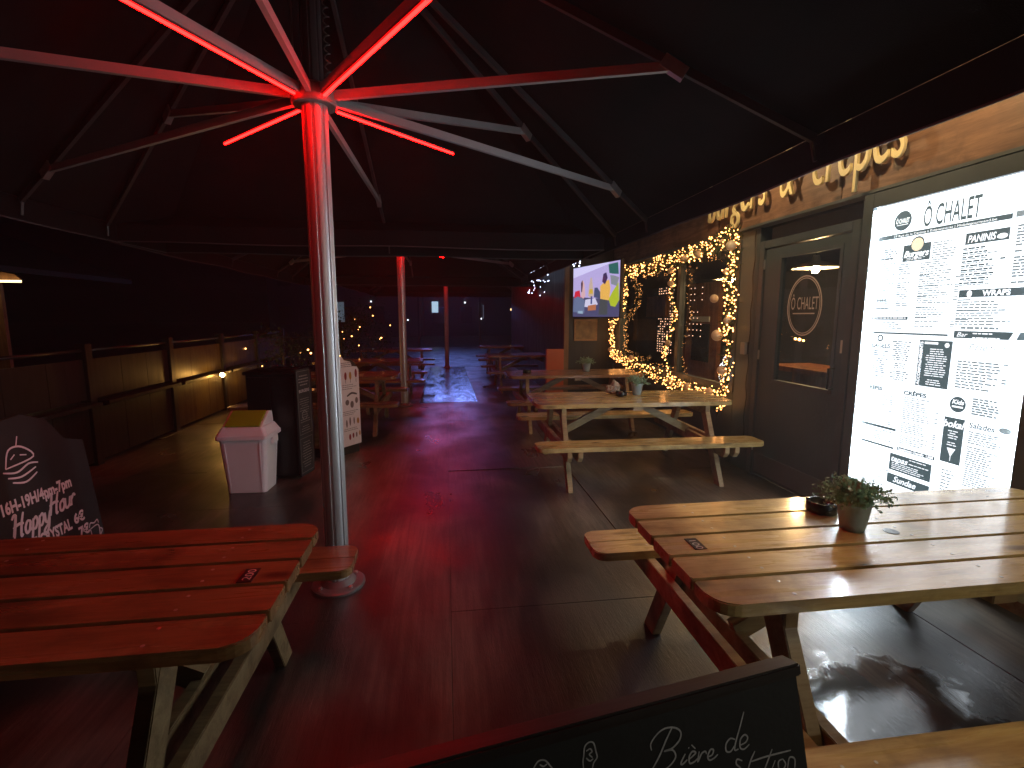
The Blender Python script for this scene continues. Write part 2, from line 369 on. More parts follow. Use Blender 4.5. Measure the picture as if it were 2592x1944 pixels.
for i, (x, y, lab, num) in enumerate(places):
    t = proto if i == 0 else dup(proto)
    t.location = (x, y, 0); tag(t, lab, 'picnic table', G)
    if i > 1: t.rotation_euler = (0, 0, R(random.uniform(-1.2, 1.2)))
    if i not in (0, 2):                          # dimmer light on the other tables is put into a darker wood colour
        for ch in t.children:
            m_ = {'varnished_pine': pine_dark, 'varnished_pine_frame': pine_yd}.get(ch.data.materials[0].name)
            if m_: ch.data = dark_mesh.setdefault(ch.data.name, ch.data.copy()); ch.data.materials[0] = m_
    if num:
        s = -1 if i == 0 else 1
        px, py = (-TL / 2 + .13, .0) if i == 0 else (TL / 2 - .13, -.02)
        M = Matrix.Translation((px, py, .7515)) @ Matrix.Rotation(R(-90 if i == 0 else 90), 4, 'Z')
        p = MB().box(-.042, .042, -.022, .022, -.0013, .001).done('number_plate', black_m, t, M)
        text(num, p, mat('plate_print', (.75, .75, .72), .5), -.033, -.014, .036, .066, .0016, 'number')
    if i == 0:
        MB().lathe([(.026, 0), (.026, .0012), (.022, .0016)], (-.05, .0, .7502), 24).done('hole_plug', black_m, t)

# ------------------------------------------------------------------ parasols
def parasol():
    u = empty('parasol')
    hub = 2.68; top = 3.72; ez = 2.42; ex, ey0, ey1 = 2.47, 3.38, 3.38
    # fluted pole
    n = 32; P = []
    for i in range(n * 3):
        a = 2 * math.pi * i / (n * 3); gro = .0055 if (i % 12) < 3 else 0; P.append(((.064 - gro) * math.cos(a), (.064 - gro) * math.sin(a)))
    MB().prism(P, .02, hub + .02).done('pole', alu, u)
    MB().prism([(x * .8, y * .8) for x, y in P], hub + .0203, top + .03).done('upper_pole', alu_d, u)
    b = MB(); b.lathe([(.15, 0.001), (.15, .014), (.14, .02), (.10, .026), (.075, .05), (.068, .052)], n=32)
    b.done('base_flange', mat('dull_zinc', (.2, .2, .2), .5, metal=.6), u, sm=False)
    for k in range(4):
        a = R(45 + 90 * k); MB().lathe([(.012, 0), (.012, .014), (.005, .018)], (.118 * math.cos(a), .118 * math.sin(a), .0185), 6).done('bolt', steel, u)
    h = MB(); h.lathe([(.066, -.05), (.105, -.05), (.112, -.042), (.112, .03), (.10, .04), (.066, .04)], (0, 0, hub), 32, cap=False)
    hb = h.done('hub', mottled('hub_grey', (.16, .15, .15), (.2, .19, .19), 6, .4, .05, 60), u)
    MB().lathe([(.05, -.06), (.10, -.05), (.10, .05), (.05, .08)], (0, 0, top), 24).done('crown_hub', alu_d, u)
    coil = []
    for i in range(180):
        z = hub + .06 + .0042 * i; a = i * .62; coil.append((.085 + .014 * math.cos(a), -.045 + .014 * math.sin(a), z))
    MB().tube(coil, .0042, 5).done('coil_cable', mat('coil_black', (.06, .06, .06), .25), u, sm=True)
    MB().tube([(-.085, -.03, hub + .04), (-.085, -.03, top)], .006, 6).done('pull_rope', alu_d, u)
    azs = [(90, 2.5), (44, 1.8), (136, 1.8), (32, 2.42), (150, 2.42), (-12, 1.80), (195, 2.06), (-56, 2.0), (-120, 2.0), (-90, 2.3)]
    ends = []
    for az, rj in azs:
        c, s = math.cos(R(az)), math.sin(R(az))
        re = min(ex / abs(c) if abs(c) > 1e-6 else 99, ey1 / abs(s) if abs(s) > 1e-6 else 99)
        z_at = lambda r: top - (top - ez) * r / re
        zj = z_at(rj) - .035
        if az in (-56, -120): rj, zj = 1.9, hub + .03
        MB().bar((.105 * c, .105 * s, hub), (rj * c, rj * s, zj), .024, .044).done('strut', strut_m, u)
        rib = MB().bar((.08 * c, .08 * s, z_at(.08) - .01), ((re - .04) * c, (re - .04) * s, z_at(re - .04) - .03), .024, .04).done('rib', alu_d, u)
        MB().bar(((rj - .05) * c, (rj - .05) * s, z_at(rj - .05) - .03), ((rj + .06) * c, (rj + .06) * s, z_at(rj + .06) - .045), .04, .06).done('rib_joint', steel, rib)
        MB().bar(((re - .06) * c, (re - .06) * s, z_at(re - .06) - .02), ((re - .03) * c, (re - .03) * s, z_at(re - .03) - .13), .014, .012).done('rib_end', alu_d, rib)
        ends.append((az % 360, re))
    for az in (44, 136, -120, -56):
        c, s = math.cos(R(az)), math.sin(R(az)); sl = .02
        MB().bar((.13 * c, .13 * s, hub - .036), ((1.0 if az > 0 else 1.2) * c, (1.0 if az > 0 else 1.2) * s, hub - (.036 if az > 0 else .02)), .011, .008).done('led_strip', led_m, u)
        MB().bar((.13 * c, .13 * s, hub - .0275), ((1.0 if az > 0 else 1.2) * c, (1.0 if az > 0 else 1.2) * s, hub - (.0275 if az > 0 else .0115)), .024, .0085).done('strip_housing', alu_d, u)
    # canopy: triangles between ribs, cut finely, slightly sagging; rectangular plan
    angs = sorted(set([e[0] for e in ends] + [math.degrees(math.atan2(sy * ey1, sx * ex)) % 360 for sx in (1, -1) for sy in (1, -1)]))
    full = []
    for i, a in enumerate(angs):
        b2 = angs[(i + 1) % len(angs)]; b2 += 360 if b2 <= a else 0
        k = max(1, int((b2 - a) / 5)); full += [(a + (b2 - a) * j / k, math.sin(math.pi * j / k) * (b2 - a) / 60) for j in range(k)]
    m = MB(); m.flat = True; rings = []
    for ri in range(13):
        f = ri / 12; ring = []
        for a, sag in full:
            c, s = math.cos(R(a)), math.sin(R(a)); re = min(ex / max(abs(c), 1e-6), ey1 / max(abs(s), 1e-6)); r = max(.05, f * re)
            z = top + .02 - (top - ez) * f - sag * .05 * math.sin(math.pi * f)
            ring.append(m.bm.verts.new((r * c, r * s, z)))
        rings.append(ring)
    N = len(full)
    for a, b2 in zip(rings, rings[1:]):
        for i in range(N): m.bm.faces.new((a[i], b2[i], b2[(i + 1) % N], a[(i + 1) % N]))
    cn = m.done('canopy', canopy_m, u, sm=False)
    v = MB(); vr = []
    for dz in (0, -.08, -.165):
        vr.append([v.bm.verts.new((rings_c[0] * (1 + .0), rings_c[1], ez + .019 + dz + .008 * math.sin(i * .9) * (dz / -.165))) for i, rings_c in enumerate([((min(ex / max(abs(math.cos(R(a))), 1e-6), ey1 / max(abs(math.sin(R(a))), 1e-6)) + .004) * math.cos(R(a)), (min(ex / max(abs(math.cos(R(a))), 1e-6), ey1 / max(abs(math.sin(R(a))), 1e-6)) + .004) * math.sin(R(a))) for a, _ in full])])
    for a, b2 in zip(vr, vr[1:]):
        for i in range(N): v.bm.faces.new((a[i], a[(i + 1) % N], b2[(i + 1) % N], b2[i]))
    va = v.done('valance', canopy_m, cn)
    hm = MB(); hl = [tuple(x.co) for x in []]
    q = [((min(ex / max(abs(math.cos(R(a))), 1e-6), ey1 / max(abs(math.sin(R(a))), 1e-6)) + .006) * math.cos(R(a)), (min(ex / max(abs(math.cos(R(a))), 1e-6), ey1 / max(abs(math.sin(R(a))), 1e-6)) + .006) * math.sin(R(a)), ez - .146 + .008 * math.sin(i * .9)) for i, (a, _) in enumerate(full)]
    hm.tube(q + [q[0]], .006, 6).done('hem', mat('grey_hem', (.07, .07, .075), .8, spec=.2), cn)
    return u
par = parasol()
par.location = (-.65, 2.822, 0); tag(par, 'nearest black parasol with red light strips on its silver pole', 'parasol', 'large black parasols over the terrace')
p2 = dup(par); p2.location = (-.74, 8.75, 0); p2['label'] = 'second parasol, its red tipped pole standing by the left tables'
p3 = dup(par); p3.location = (.02, 15.2, 0); p3['label'] = 'farthest parasol, its thin pole standing past the blue puddle'

# ------------------------------------------------------------------ facade building
fac = tag(empty('snack_bar'), 'charcoal boarded snack bar with wood fascia, glazed door and wide window', 'building')
FX = 3.0
def fb(name, y0, y1, z0, z1, m=wall_m, x0=FX, x1=FX + .12, parent=fac, bev=.003):
    return MB().box(x0, x1, y0, y1, z0, z1).done(name, m, parent, bev=bev)
D0, D1 = 3.30, 4.50              # door bay
for y0, y1 in ((-1.6, -.8), (-.797, .2), (.203, 1.2), (1.203, 2.2), (2.203, 3.297), (4.503, 4.80)): fb('wall_board', y0, y1, -.12, 2.40)
for k in range(6): fb('wall_board', 4.803 + .62 * k, 4.80 + .62 * (k + 1), -.12, .76)
fb('wall_board', 8.33, 8.6, .763, 2.40)
fb('wall_board', 4.803, 8.327, 2.33, 2.40)
for k in range(6): fb('fascia_board', -1.6 + 1.7 * k, -1.6 + 1.7 * (k + 1) - .003, 2.43, 2.83, fascia_m, FX - .035, FX + .09)
for k in range(6): fb('fascia_board', -1.2 + 1.66 * k, -1.2 + 1.66 * (k + 1) - .003, 2.833, 3.3, fascia_m, FX - .035, FX + .09)
fb('fascia_trim', -1.6, 8.6, 2.403, 2.427, frame_m, FX - .06, FX + .05)
fb('roof', -1.8, 16.5, 3.31, 3.45, mat('roof_felt', (.03, .03, .03), .8), FX - .3, 8.3)
# door
dr = MB(); dr.box(FX - .015, FX + .05, D0 + .02, D0 + .09, 0, 2.26); dr.box(FX - .015, FX + .05, D1 - .09, D1 - .02, 0, 2.26); dr.box(FX - .015, FX + .05, D0 + .0903, D1 - .0903, 2.19, 2.26)
door = empty('door'); door.parent = fac
dr.done('door_frame', frame_m, door, bev=.003)
b = MB(); gy0, gy1, gz0, gz1 = 3.50, 4.17, .98, 2.08
b.box(FX, FX + .045, D0 + .10, gy0, .02, 2.18); b.box(FX, FX + .045, gy1, D1 - .10, .02, 2.18); b.box(FX, FX + .045, gy0 + .0005, gy1 - .0005, .02, gz0); b.box(FX, FX + .045, gy0 + .0005, gy1 - .0005, gz1, 2.18)
b.done('door_leaf', wall_m, door)
MB().box(FX - .006, FX, gy0 - .03, gy0, gz0 - .03, gz1 + .03).box(FX - .006, FX, gy1, gy1 + .03, gz0 - .03, gz1 + .03).box(FX - .006, FX, gy0, gy1, gz1, gz1 + .03).box(FX - .006, FX, gy0, gy1, gz0 - .03, gz0).done('glazing_bead', frame_m, door)
MB().box(FX + .018, FX + .024, gy0, gy1, gz0, gz1).done('glass', glass_m, door)
MB().tube([(FX - .02, 3.44, 1.0), (FX - .07, 3.44, 1.0), (FX - .07, 3.44, 1.16), (FX - .02, 3.44, 1.16)], .009, 8).done('handle', black_m, door)
for z in (.25, 1.15, 2.0): MB().box(FX - .012, FX - .002, D1 - .10, D1 - .075, z, z + .09).done('hinge', steel, door)
MB().box(FX - .004, FX - .001, D0 + .13, D1 - .13, .05, .24).done('kick_plate', mat('dull_kick_plate', (.18, .18, .18), .4, metal=.7), door)
MB().box(FX - .004, FX - .001, 3.34, 3.42, 1.28, 1.38).done('sticker', mat('sticker_cream', (.5, .46, .38), .6), door)
logo_m = mat('frosted_film', (.55, .48, .42), .6)
M = plane((FX + .016, 4.06, 1.68), (0, -1, 0), (0, 0, 1))
lg = MB(); lg.flat = True; lg.ring((.19, -.03), .205, .012, .001, 40, .255); lg.ring((.19, -.03), .185, .007, .001, 40, .235); lg.rect(.06, .32, -.10, -.09, .001)
lgo = lg.done('oval_logo', logo_m, door, M)
text('Ô CHALET', lgo, logo_m, .03, -.06, .15, .32, .0015, 'lettering')
# window
win = empty('window'); win.parent = fac
b = MB(); WY0, WY1, WZ0, WZ1 = 4.83, 8.30, .80, 2.32
b.box(FX - .01, FX + .06, WY0 - .027, WY0 + .04, .763, 2.327); b.box(FX - .01, FX + .06, WY1 - .03, WY1 + .027, .763, 2.327)
b.box(FX - .01, FX + .06, WY0 + .0405, WY1 - .0305, .763, WZ0 + .03); b.box(FX - .01, FX + .06, WY0 + .0405, WY1 - .0305, WZ1 - .05, 2.327); b.box(FX - .012, FX + .062, 6.09, 6.17, WZ0 + .0305, WZ1 - .0505)
b.done('window_frame', frame_m, win)
for y0, y1 in ((WY0 + .04, 6.09), (6.17, WY1 - .03)): MB().box(FX + .02, FX + .026, y0, y1, WZ0 + .03, WZ1 - .05).done('pane', glass_m, win)
# interior
inn = mottled('interior_paint', (.06, .05, .045), (.08, .065, .055), 4, .7, .05, 30)
warm = wood('interior_orange_wood', (.42, .16, .06), (.22, .08, .03), rough=(.4, .6), axis=2, knots=False)
MB().box(FX + .13, 8.0, -1.6, 15.9, -.05, 0.0).done('interior_floor', mat('interior_floor', (.10, .07, .05), .35), fac)
MB().box(6.3, 6.4, -1.6, 15.9, .001, 2.39).done('back_wall', inn, fac)
MB().box(FX + .13, 6.4, -1.6, 15.9, 2.403, 2.43).done('ceiling_board', inn, fac)
MB().box(FX + .13, 6.3, -1.6, -1.5, .001, 2.39).done('side_wall', inn, fac)
MB().box(4.9, 4.98, 8.45, 9.65, .001, 2.2).done('inner_partition', warm, fac)
MB().box(4.88, 4.897, 8.7, 9.35, .7, 1.42).done('picture', mat('dark_glossy_picture', (.05, .045, .04), .2), fac)
MB().box(4.88, 4.897, 8.72, 9.4, 1.46, 1.56).done('notice', mat('notice_white', (.7, .7, .68), .6), fac)
MB().box(4.6, 4.7, 10.0, 11.0, 1.55, 2.0).done('wall_shelf', warm, fac)
MB().box(3.9, 4.5, 4.6, 5.6, .93, .985).box(4.2, 4.26, 4.7, 5.5, .0, .93).done('counter', warm, fac)
MB().box(FX + .13, 6.3, 15.8, 15.9, .001, 2.39).done('side_wall', inn, fac)
# return wall and projecting wing further along
MB().box(2.1, FX - .002, 8.603, 8.7, -.12, 3.0).done('return_wall', dark_wood, fac)
for k in range(6): MB().box(2.1, 2.2, 8.703 + 1.2 * k, 8.70 + 1.2 * (k + 1), -.12, 2.55).done('wing_board', dark_wood, fac)
MB().box(1.95, 2.2, 8.66, 16.0, 2.553, 2.9).done('wing_fascia', dark_wood, fac)
MB().box(2.06, 2.14, 8.5, 8.6, -.12, 2.55).done('corner_post', wood('corner_post_wood', (.2, .11, .05), (.1, .05, .02), rough=(.5, .6), axis=2, knots=False), fac)

cab = []
for k in range(40): cab.append((FX - .012, 4.56 + .01 * math.sin(k), 2.38 - .055 * k))
MB().tube(cab, .005, 6).done('lamp_cable', black_m, fac)
MB().box(FX - .03, FX - .001, 4.60, 4.68, 1.18, 1.30).done('socket_box', mat('grey_socket', (.25, .25, .25), .5), fac, bev=.004)
pic = tag(empty('framed_picture', M=plane((2.26, 8.596, 1.13), (1, 0, 0), (0, 0, 1))), 'small framed picture on the dark wall below the television', 'picture')
MB().box(0, .42, 0, .38, 0, .02).done('frame', wood('picture_frame', (.35, .2, .08), (.2, .1, .04), rough=(.4, .5), knots=False), pic)
MB().box(.03, .39, .03, .35, .0205, .022).done('print', mottled('picture_print', (.12, .08, .04), (.3, .2, .08), 9, .5, 0, 20), pic)
ob = tag(MB().box(1.72, 2.02, 8.35, 8.45, .0, 1.0).done('orange_board', mat('orange_paint', (.42, .09, .03), .5), bev=.004), 'small orange red board standing at the corner of the far wall', 'board')

# fascia lettering
gold = mat('cream_gold_letter', (.85, .70, .36), .35)
sg = tag(empty('fascia_sign', M=plane((FX - .085, 5.33, 2.575), (0, -1, 0), (0, 0, 1))), 'raised cream letters on the lit wooden fascia above the door', 'sign')
for word, x, w in (('burgers', 0, .99), ('&', 1.20, .17), ('crêpes', 1.58, .80)):
    o = text(word, sg, gold, x, 0, .60, w, 0.012, 'word', bold=-.003, depth=.011)

# wall lamps that wash the fascia (hidden above the parasol edge)
for y in (.9, 2.6, 4.3):
    wl = tag(empty('wall_lamp', (FX - .04, y, 3.14)), 'swan neck lamp high on the fascia above ' + ('the lit menu' if y < 1 else 'the word crêpes' if y < 3 else 'the word burgers'), 'lamp', 'fascia lamps')
    MB().tube([(0, 0, .02), (-.20, 0, .06), (-.60, 0, .04), (-.66, 0, -.02)], .01, 8).done('arm', black_m, wl)
    MB().lathe([(.02, .03), (.05, .0), (.10, -.05)], (-.66, 0, -.03), 20, cap=False).done('shade', black_m, wl)
    MB().ball((-.66, 0, -.055), .03, 2).done('bulb', mat('fascia_bulb', (1, .8, .5), .5, emit=(1.0, .72, .38), es=1200), wl, sm=True)

# pendant lamps inside
for i, (x, y, z, lab) in enumerate(((4.0, 5.0, 2.10, 'white enamel pendant lamp seen through the door glass'), (4.0, 6.63, 2.10, 'enamel pendant lamp hanging inside the garlanded window'))):
    pl = tag(empty('pendant_lamp', (x, y, z)), lab, 'lamp', 'pendant lamps inside the bar')
    MB().tube([(0, 0, .12), (0, 0, .295)], .006, 6).done('cord', black_m, pl)
    MB().lathe([(.235, -.02), (.14, .035), (.045, .055), (.03, .12)], n=32, cap=False).done('shade', mat('enamel_white', (.65, .62, .56), .25), pl, sm=True)
    MB().lathe([(.02, .05), (.026, .0), (.035, -.03), (.028, -.062), (.01, -.072)], n=16).done('bulb', mat('warm_bulb', (1, .8, .5), .5, emit=(1.0, .60, .26), es=800), pl, sm=True)
for i in range(3):
    x, y = ((4.3, 5.62), (4.3, 5.50), (4.3, 5.56))[i]
lc = MB()
for a in range(7):
    for k in range(26):
        if random.random() < .8: lc.ball((5.0, 10.5 + .12 * a + random.uniform(-.02, .02), .75 + .058 * k), .010, 1)
tag(lc.done('light_curtain', mat('dim_curtain_bulb', (.5, .3, .2), .5, emit=(1, .5, .3), es=5)), 'curtain of tiny pinkish lights inside the far window pane', 'fairy lights')
lc = MB()
for a in range(4):
    for k in range(9):
        if random.random() < .8: lc.ball((4.6, 8.5 + .14 * a, 1.2 + .11 * k), .008, 1)
tag(lc.done('light_curtain', MAT['dim_curtain_bulb']), 'short rows of tiny lights inside the near window pane', 'fairy lights')
sh = tag(MB().ball((4.3, 5.55, 1.28), .018, 2).ball((4.3, 5.62, 1.285), .015, 2).ball((4.3, 5.48, 1.27), .012, 2).done('candle_lights', mat('amber_glow', (.5, .3, .1), .5, emit=(1, .45, .12), es=20)), 'three small amber lights behind the door glass', 'lights')

# ------------------------------------------------------------------ lit menu board
MX = 2.94; ML, MT = 3.14, 2.29; MWD = 1.02; MB0 = .38
mn = tag(empty('menu_board', M=plane((MX, ML, 0), (0, -1, 0), (0, 0, 1))), 'tall backlit white menu case on the charcoal wall beside the door', 'menu board')
MB().box(-.085, -.002, MB0 - .1, MT + .10, -.055, .03).box(MWD + .002, MWD + .12, MB0 - .1, MT + .10, -.055, .03).box(-.0015, MWD + .0015, MT + .002, MT + .10, -.055, .03).box(-.0015, MWD + .0015, MB0 - .1, MB0 - .002, -.055, .03).done('case', frame_m, mn, bev=.002)
sheet = MB().box(-.001, MWD + .001, MB0 - .001, MT + .001, -.04, 0).done('backlit_sheet', mat('backlit_film', (.8, .85, .9), .4, emit=(.80, .91, 1.0), es=2.3), mn)
fill_strip_m = mat('added_case_strip', (.9, .95, 1), .5, emit=(.80, .93, 1.0), es=560)  # unseen strips added in the case to spill cool light on table and floor
for x in (.003, MWD - .008): MB().box(x, x + .005, MB0 + .02, MT - .02, .003, .006).done('added_case_strip', fill_strip_m, mn)
ink = mat('menu_ink', (.05, .06, .07), .5, emit=(.07, .115, .13), es=1.0)
grey = mat('menu_grey_ink', (.12, .13, .14), .5, emit=(.22, .29, .32), es=1.0)
wht = mat('menu_reverse_print', (.8, .85, .9), .5, emit=(.80, .91, 1.0), es=1.5)
cream = mat('menu_cream', (.8, .7, .5), .5, emit=(.9, .85, .66), es=.9)
I = MB(); I.flat = True; Gm = MB(); Gm.flat = True; Wm = MB(); Wm.flat = True
Z1, Z2 = .0008, .0016
def lines(B, x0, x1, y0, y1, step=.017, th=.0045, z=Z1, ragged=.45, price=False, center=False):
    y = y0
    if B is Gm or (B is I): th = th * 2.15
    while y > y1:
        x = x0; end = x0 + (x1 - x0) * (1 - random.random() * ragged)
        if center: off = (x1 - end) / 2; x += off; end += off
        if random.random() > .08:
            while x < end - .01:
                w = random.uniform(.012, .04); B.rect(x, min(x + w, end), y - th, y, z); x += w + .005
            if price and random.random() < .45: B.rect(x1 + .01, x1 + .035, y - th, y, z)
        y -= step
I.disc((.205, 2.172), .062, Z1); 
text('Ô CHALET', mn, wht, .158, 2.158, .040, .094, Z2, 'logo_lettering', bold=.001)
Wm.rect(.165, .245, 2.145, 2.149, Z2)
text('Ô CHALET', mn, ink, .345, 2.11, .172, .335, Z1, 'title', bold=.002)
text('Bar • Burgers • Crêpes', mn, ink, .70, 2.112, .026, .20, Z1, 'tagline')
I.rect(.03, .845, 2.066, 2.094, Z1)
text('77 Rue de la Castine à Estavanneraz | Mobilegourmand.be', mn, wht, .15, 2.072, .020, .62, Z2, 'address')
Gm.rect(.86, .98, 2.07, 2.10, Z1)
I.rect(.23, .415, 1.908, 2.012, Z1); I.disc((.325, 2.012), .046, Z1); 
cm = MB(); cm.flat = True; cm.disc((.325, 2.008), .040, Z2); cm.done('burger_badge', cream, mn)
text('Burgers', mn, wht, .238, 1.935, .055, .168, Z2 + .0003, 'heading', shear=.3, bold=.0015)
lines(Wm, .26, .40, 1.928, 1.915, .009, .003, Z2)
Gm.ring((.07, 2.0), .010, .003, Z1); lines(Gm, .085, .19, 2.005, 1.96, .015, .005)
lines(Gm, .061, .20, 1.94, 1.60, .0145, .0035, price=True, ragged=.35); lines(Gm, .215, .31, 1.895, 1.60, .0145, .0035)
for yy in (1.94, 1.86, 1.79, 1.73, 1.665, 1.61): I.rect(.055, .055 + random.uniform(.06, .12), yy, yy + .006, Z1)
I.rect(.036, .312, 1.538, 1.560, Z1); lines(Wm, .05, .30, 1.553, 1.545, .02, .006, Z2, 0); lines(Gm, .05, .29, 1.525, 1.485, .013, .0035)
lines(Gm, .425, .575, 2.02, 1.90, .0145, .0035); lines(Gm, .36, .575, 1.88, 1.49, .0145, .0035, price=True)
for yy in (1.885, 1.81, 1.745, 1.68, 1.615, 1.55): I.rect(.357, .357 + random.uniform(.06, .13), yy, yy + .006, Z1)
I.rect(.617, .842, 1.962, 2.026, Z1); text('PANINIS', mn, wht, .630, 1.973, .055, .145, Z2, 'heading', shear=.15, bold=.001)
Wm.disc((.808, 1.985), .026, Z2, ry=.014)
lines(I, .61, .80, 1.945, 1.74, .024, .0045, ragged=.4, price=True); lines(Gm, .61, .80, 1.933, 1.73, .024, .003, ragged=.5)
lines(Gm, .875, .99, 2.03, 1.735, .016, .005); 
I.rect(.616, .985, 1.667, 1.710, Z1); text('WRAPS', mn, wht, .745, 1.674, .042, .14, Z2, 'heading', bold=.0015); Wm.disc((.675, 1.687), .014, Z2, ry=.019)
lines(Gm, .612, .93, 1.645, 1.51, .0155, .004, price=False)
for yy in (1.65, 1.59, 1.54): I.rect(.612, .612 + random.uniform(.07, .15), yy, yy + .007, Z1)
lines(Gm, .65, .85, 1.502, 1.49, .02, .006, ragged=.1)
I.rect(.615, .985, 1.436, 1.478, Z1); text('Bar', mn, wht, .63, 1.445, .036, .06, Z2, 'heading', shear=.3); lines(Wm, .72, .86, 1.468, 1.442, .012, .006, Z2, .2)
Wm.poly([(.90, 1.43), (.93, 1.49), (.955, 1.485), (.93, 1.415), (.905, 1.40)], Z2)
I.rect(.056, .581, 1.444, 1.456, Z1)
# bagels box
for a, b2, c, d in ((.043, .385, 1.42, 1.423), (.043, .385, 1.128, 1.131), (.043, .046, 1.131, 1.42), (.382, .385, 1.131, 1.42)): Gm.rect(a, b2, c, d, Z1)
I.ring((.125, 1.415), .024, .011, Z1 + .0003); text('BAGELS', mn, ink, .060, 1.350, .040, .145, Z1, 'heading', bold=.0015)
lines(I, .06, .20, 1.33, 1.15, .013, .0035, center=True); lines(I, .22, .36, 1.40, 1.15, .013, .0035, center=True)
I.rect(.411, .616, 1.130, 1.416, Z1); text('ACCOMPAGNEMENTS', mn, wht, .436, 1.137, .026, .270, Z2, 'side_heading', bold=.001, rot=R(90))
lines(Wm, .46, .595, 1.365, 1.145, .0135, .0048, Z2, .5, center=True); Wm.rect(.445, .53, 1.392, 1.405, Z2); Wm.disc((.585, 1.39), .014, Z2)
text("P'tite faim", mn, ink, .705, 1.372, .050, .185, Z1, 'heading', shear=.35); text('Little hungry', mn, grey, .72, 1.350, .022, .13, Z1, 'subheading', shear=.3)
lines(Gm, .655, .885, 1.325, 1.145, .0165, .0045, price=True)
text('CRÊPES', mn, ink, .052, 1.062, .032, .13, Z1, 'heading', bold=.0018); text('salées', mn, ink, .195, 1.062, .034, .09, Z1, 'heading', shear=.4)
text('CRÊPES', mn, ink, .340, 1.060, .034, .155, Z1, 'heading', bold=.0018); text('sucrées', mn, ink, .510, 1.060, .036, .10, Z1, 'heading', shear=.4)
lines(Gm, .055, .235, 1.045, .84, .0125, .0033, price=True); lines(Gm, .345, .545, 1.045, .735, .0125, .0033, price=True)
I.disc((.686, 1.053), .046, Z1); Gm.ring((.686, 1.053), .055, .003, Z1); text('Kids', mn, wht, .652, 1.055, .036, .068, Z2, 'heading', bold=.001, shear=.2); Wm.rect(.655, .718, 1.034, 1.044, Z2)
lines(Gm, .765, .92, 1.105, 1.015, .014, .005, price=False)
for a, b2, c, d in ((.70, .94, 1.122, 1.125), (.74, .94, 1.0, 1.003), (.95, .953, 1.03, 1.10)): Gm.rect(a, b2, c, d, Z1)
I.rect(.035, .313, .805, .822, Z1); lines(Gm, .04, .30, .795, .725, .0125, .0035); I.rect(.031, .311, .683, .696, Z1)
I.rect(.620, .738, .700, .972, Z1); text('bokal', mn, wht, .615, .915, .058, .125, Z2, 'heading', shear=.3, bold=.0015)
lines(Wm, .65, .71, .895, .80, .014, .005, Z2, .4, center=True); Wm.poly([(.655, .79), (.705, .79), (.683, .745), (.677, .745)], Z2); Wm.rect(.678, .682, .715, .745, Z2)
text('Salades', mn, ink, .760, .935, .044, .135, Z1, 'heading', shear=.15, bold=.001); Gm.disc((.945, .955), .03, Z1, ry=.016)
lines(Gm, .765, .945, .915, .45, .0125, .0035)
text('Desserts', mn, ink, .075, .600, .052, .165, Z1, 'heading', shear=.35); lines(Gm, .05, .30, .58, .42, .0155, .004)
I.rect(.335, .590, .688, .711, Z1); text('Supplément Chantilly  1,00€', mn, wht, .342, .693, .020, .24, Z2, 'subheading', bold=.0008)
I.rect(.290, .578, .545, .657, Z1); text('tapas', mn, wht, .298, .607, .052, .12, Z2, 'heading', shear=.3, bold=.001); lines(Wm, .43, .565, .645, .615, .013, .005, Z2, .2); lines(Wm, .31, .56, .598, .553, .012, .0045, Z2, .3)
I.rect(.284, .578, .455, .520, Z1); text('Sundae', mn, wht, .33, .470, .055, .16, Z2, 'heading', shear=.3, bold=.001)
I.rect(.617, .75, .43, .50, Z1)
lines(Gm, .64, .72, .675, .52, .02, .004)
for B, nm, mm in ((I, 'dark_print', ink), (Gm, 'grey_print', grey), (Wm, 'reversed_print', wht)): B.done(nm, mm, mn)['kind'] = 'stuff'

# ------------------------------------------------------------------ garland round the window
def garland(name, label, paths, seed, n_bulb, baubles):
    rnd = random.Random(seed); root = tag(empty(name, (FX - .07, 6.5, 0)), label, 'garland')
    inv = Matrix.Translation((-(FX - .07), -6.5, 0))
    leaf = MB(); leaf.flat = True; bl = MB(); core = MB()
    tot = []
    for pts, rad, wgt in paths:
        P = smooth([(FX - .07, y, z) for y, z in pts], 12); 
        core.tube(P, .012, 5); tot.append((P, rad, wgt))
    def pick():
        P, rad, w = rnd.choices(tot, [t[2] for t in tot])[0]; i = rnd.randrange(len(P) - 1); p = P[i].lerp(P[i + 1], rnd.random())
        return p, rad
    for k in range(int(sum(t[2] for t in tot) * 900)):
        p, rad = pick(); d = Vector((rnd.gauss(0, 1), rnd.gauss(0, 1), rnd.gauss(0, 1))).normalized(); d.x = -abs(d.x) * .8 if d.x > .3 else d.x
        L = rad * rnd.uniform(.5, 1.25); a = p + d * .01; tip = p + d * L; s = d.cross(Vector((rnd.random(), rnd.random(), 1))).normalized() * rnd.uniform(.004, .009)
        v = [leaf.bm.verts.new(q) for q in (a, a.lerp(tip, .5) + s, tip, a.lerp(tip, .5) - s)]; leaf.bm.faces.new(v)
    for k in range(n_bulb):
        p, rad = pick(); d = Vector((-abs(rnd.gauss(0, 1)) * .7, rnd.gauss(0, 1), rnd.gauss(0, 1))).normalized(); bl.ball(p + d * rad * rnd.uniform(.3, 1.0), rnd.uniform(.005, .0095), 1)
    a = core.done('core_wire', fir_m, root, inv); b = leaf.done('needles', fir_m, root, inv); b['kind'] = 'stuff'
    c = bl.done('bulbs', bulb_m, root, inv); c['kind'] = 'stuff'
    for y, z, r in baubles:
        bb = MB().ball((0, 0, 0), r, 3).done('bauble', bauble_m, root, inv @ Matrix.Translation((FX - .13, y, z)), sm=True)
    return root
top = [(8.25, 2.30), (7.6, 2.27), (7.0, 2.25), (6.4, 2.28), (5.9, 2.27), (5.4, 2.30), (5.0, 2.36), (4.80, 2.38)]
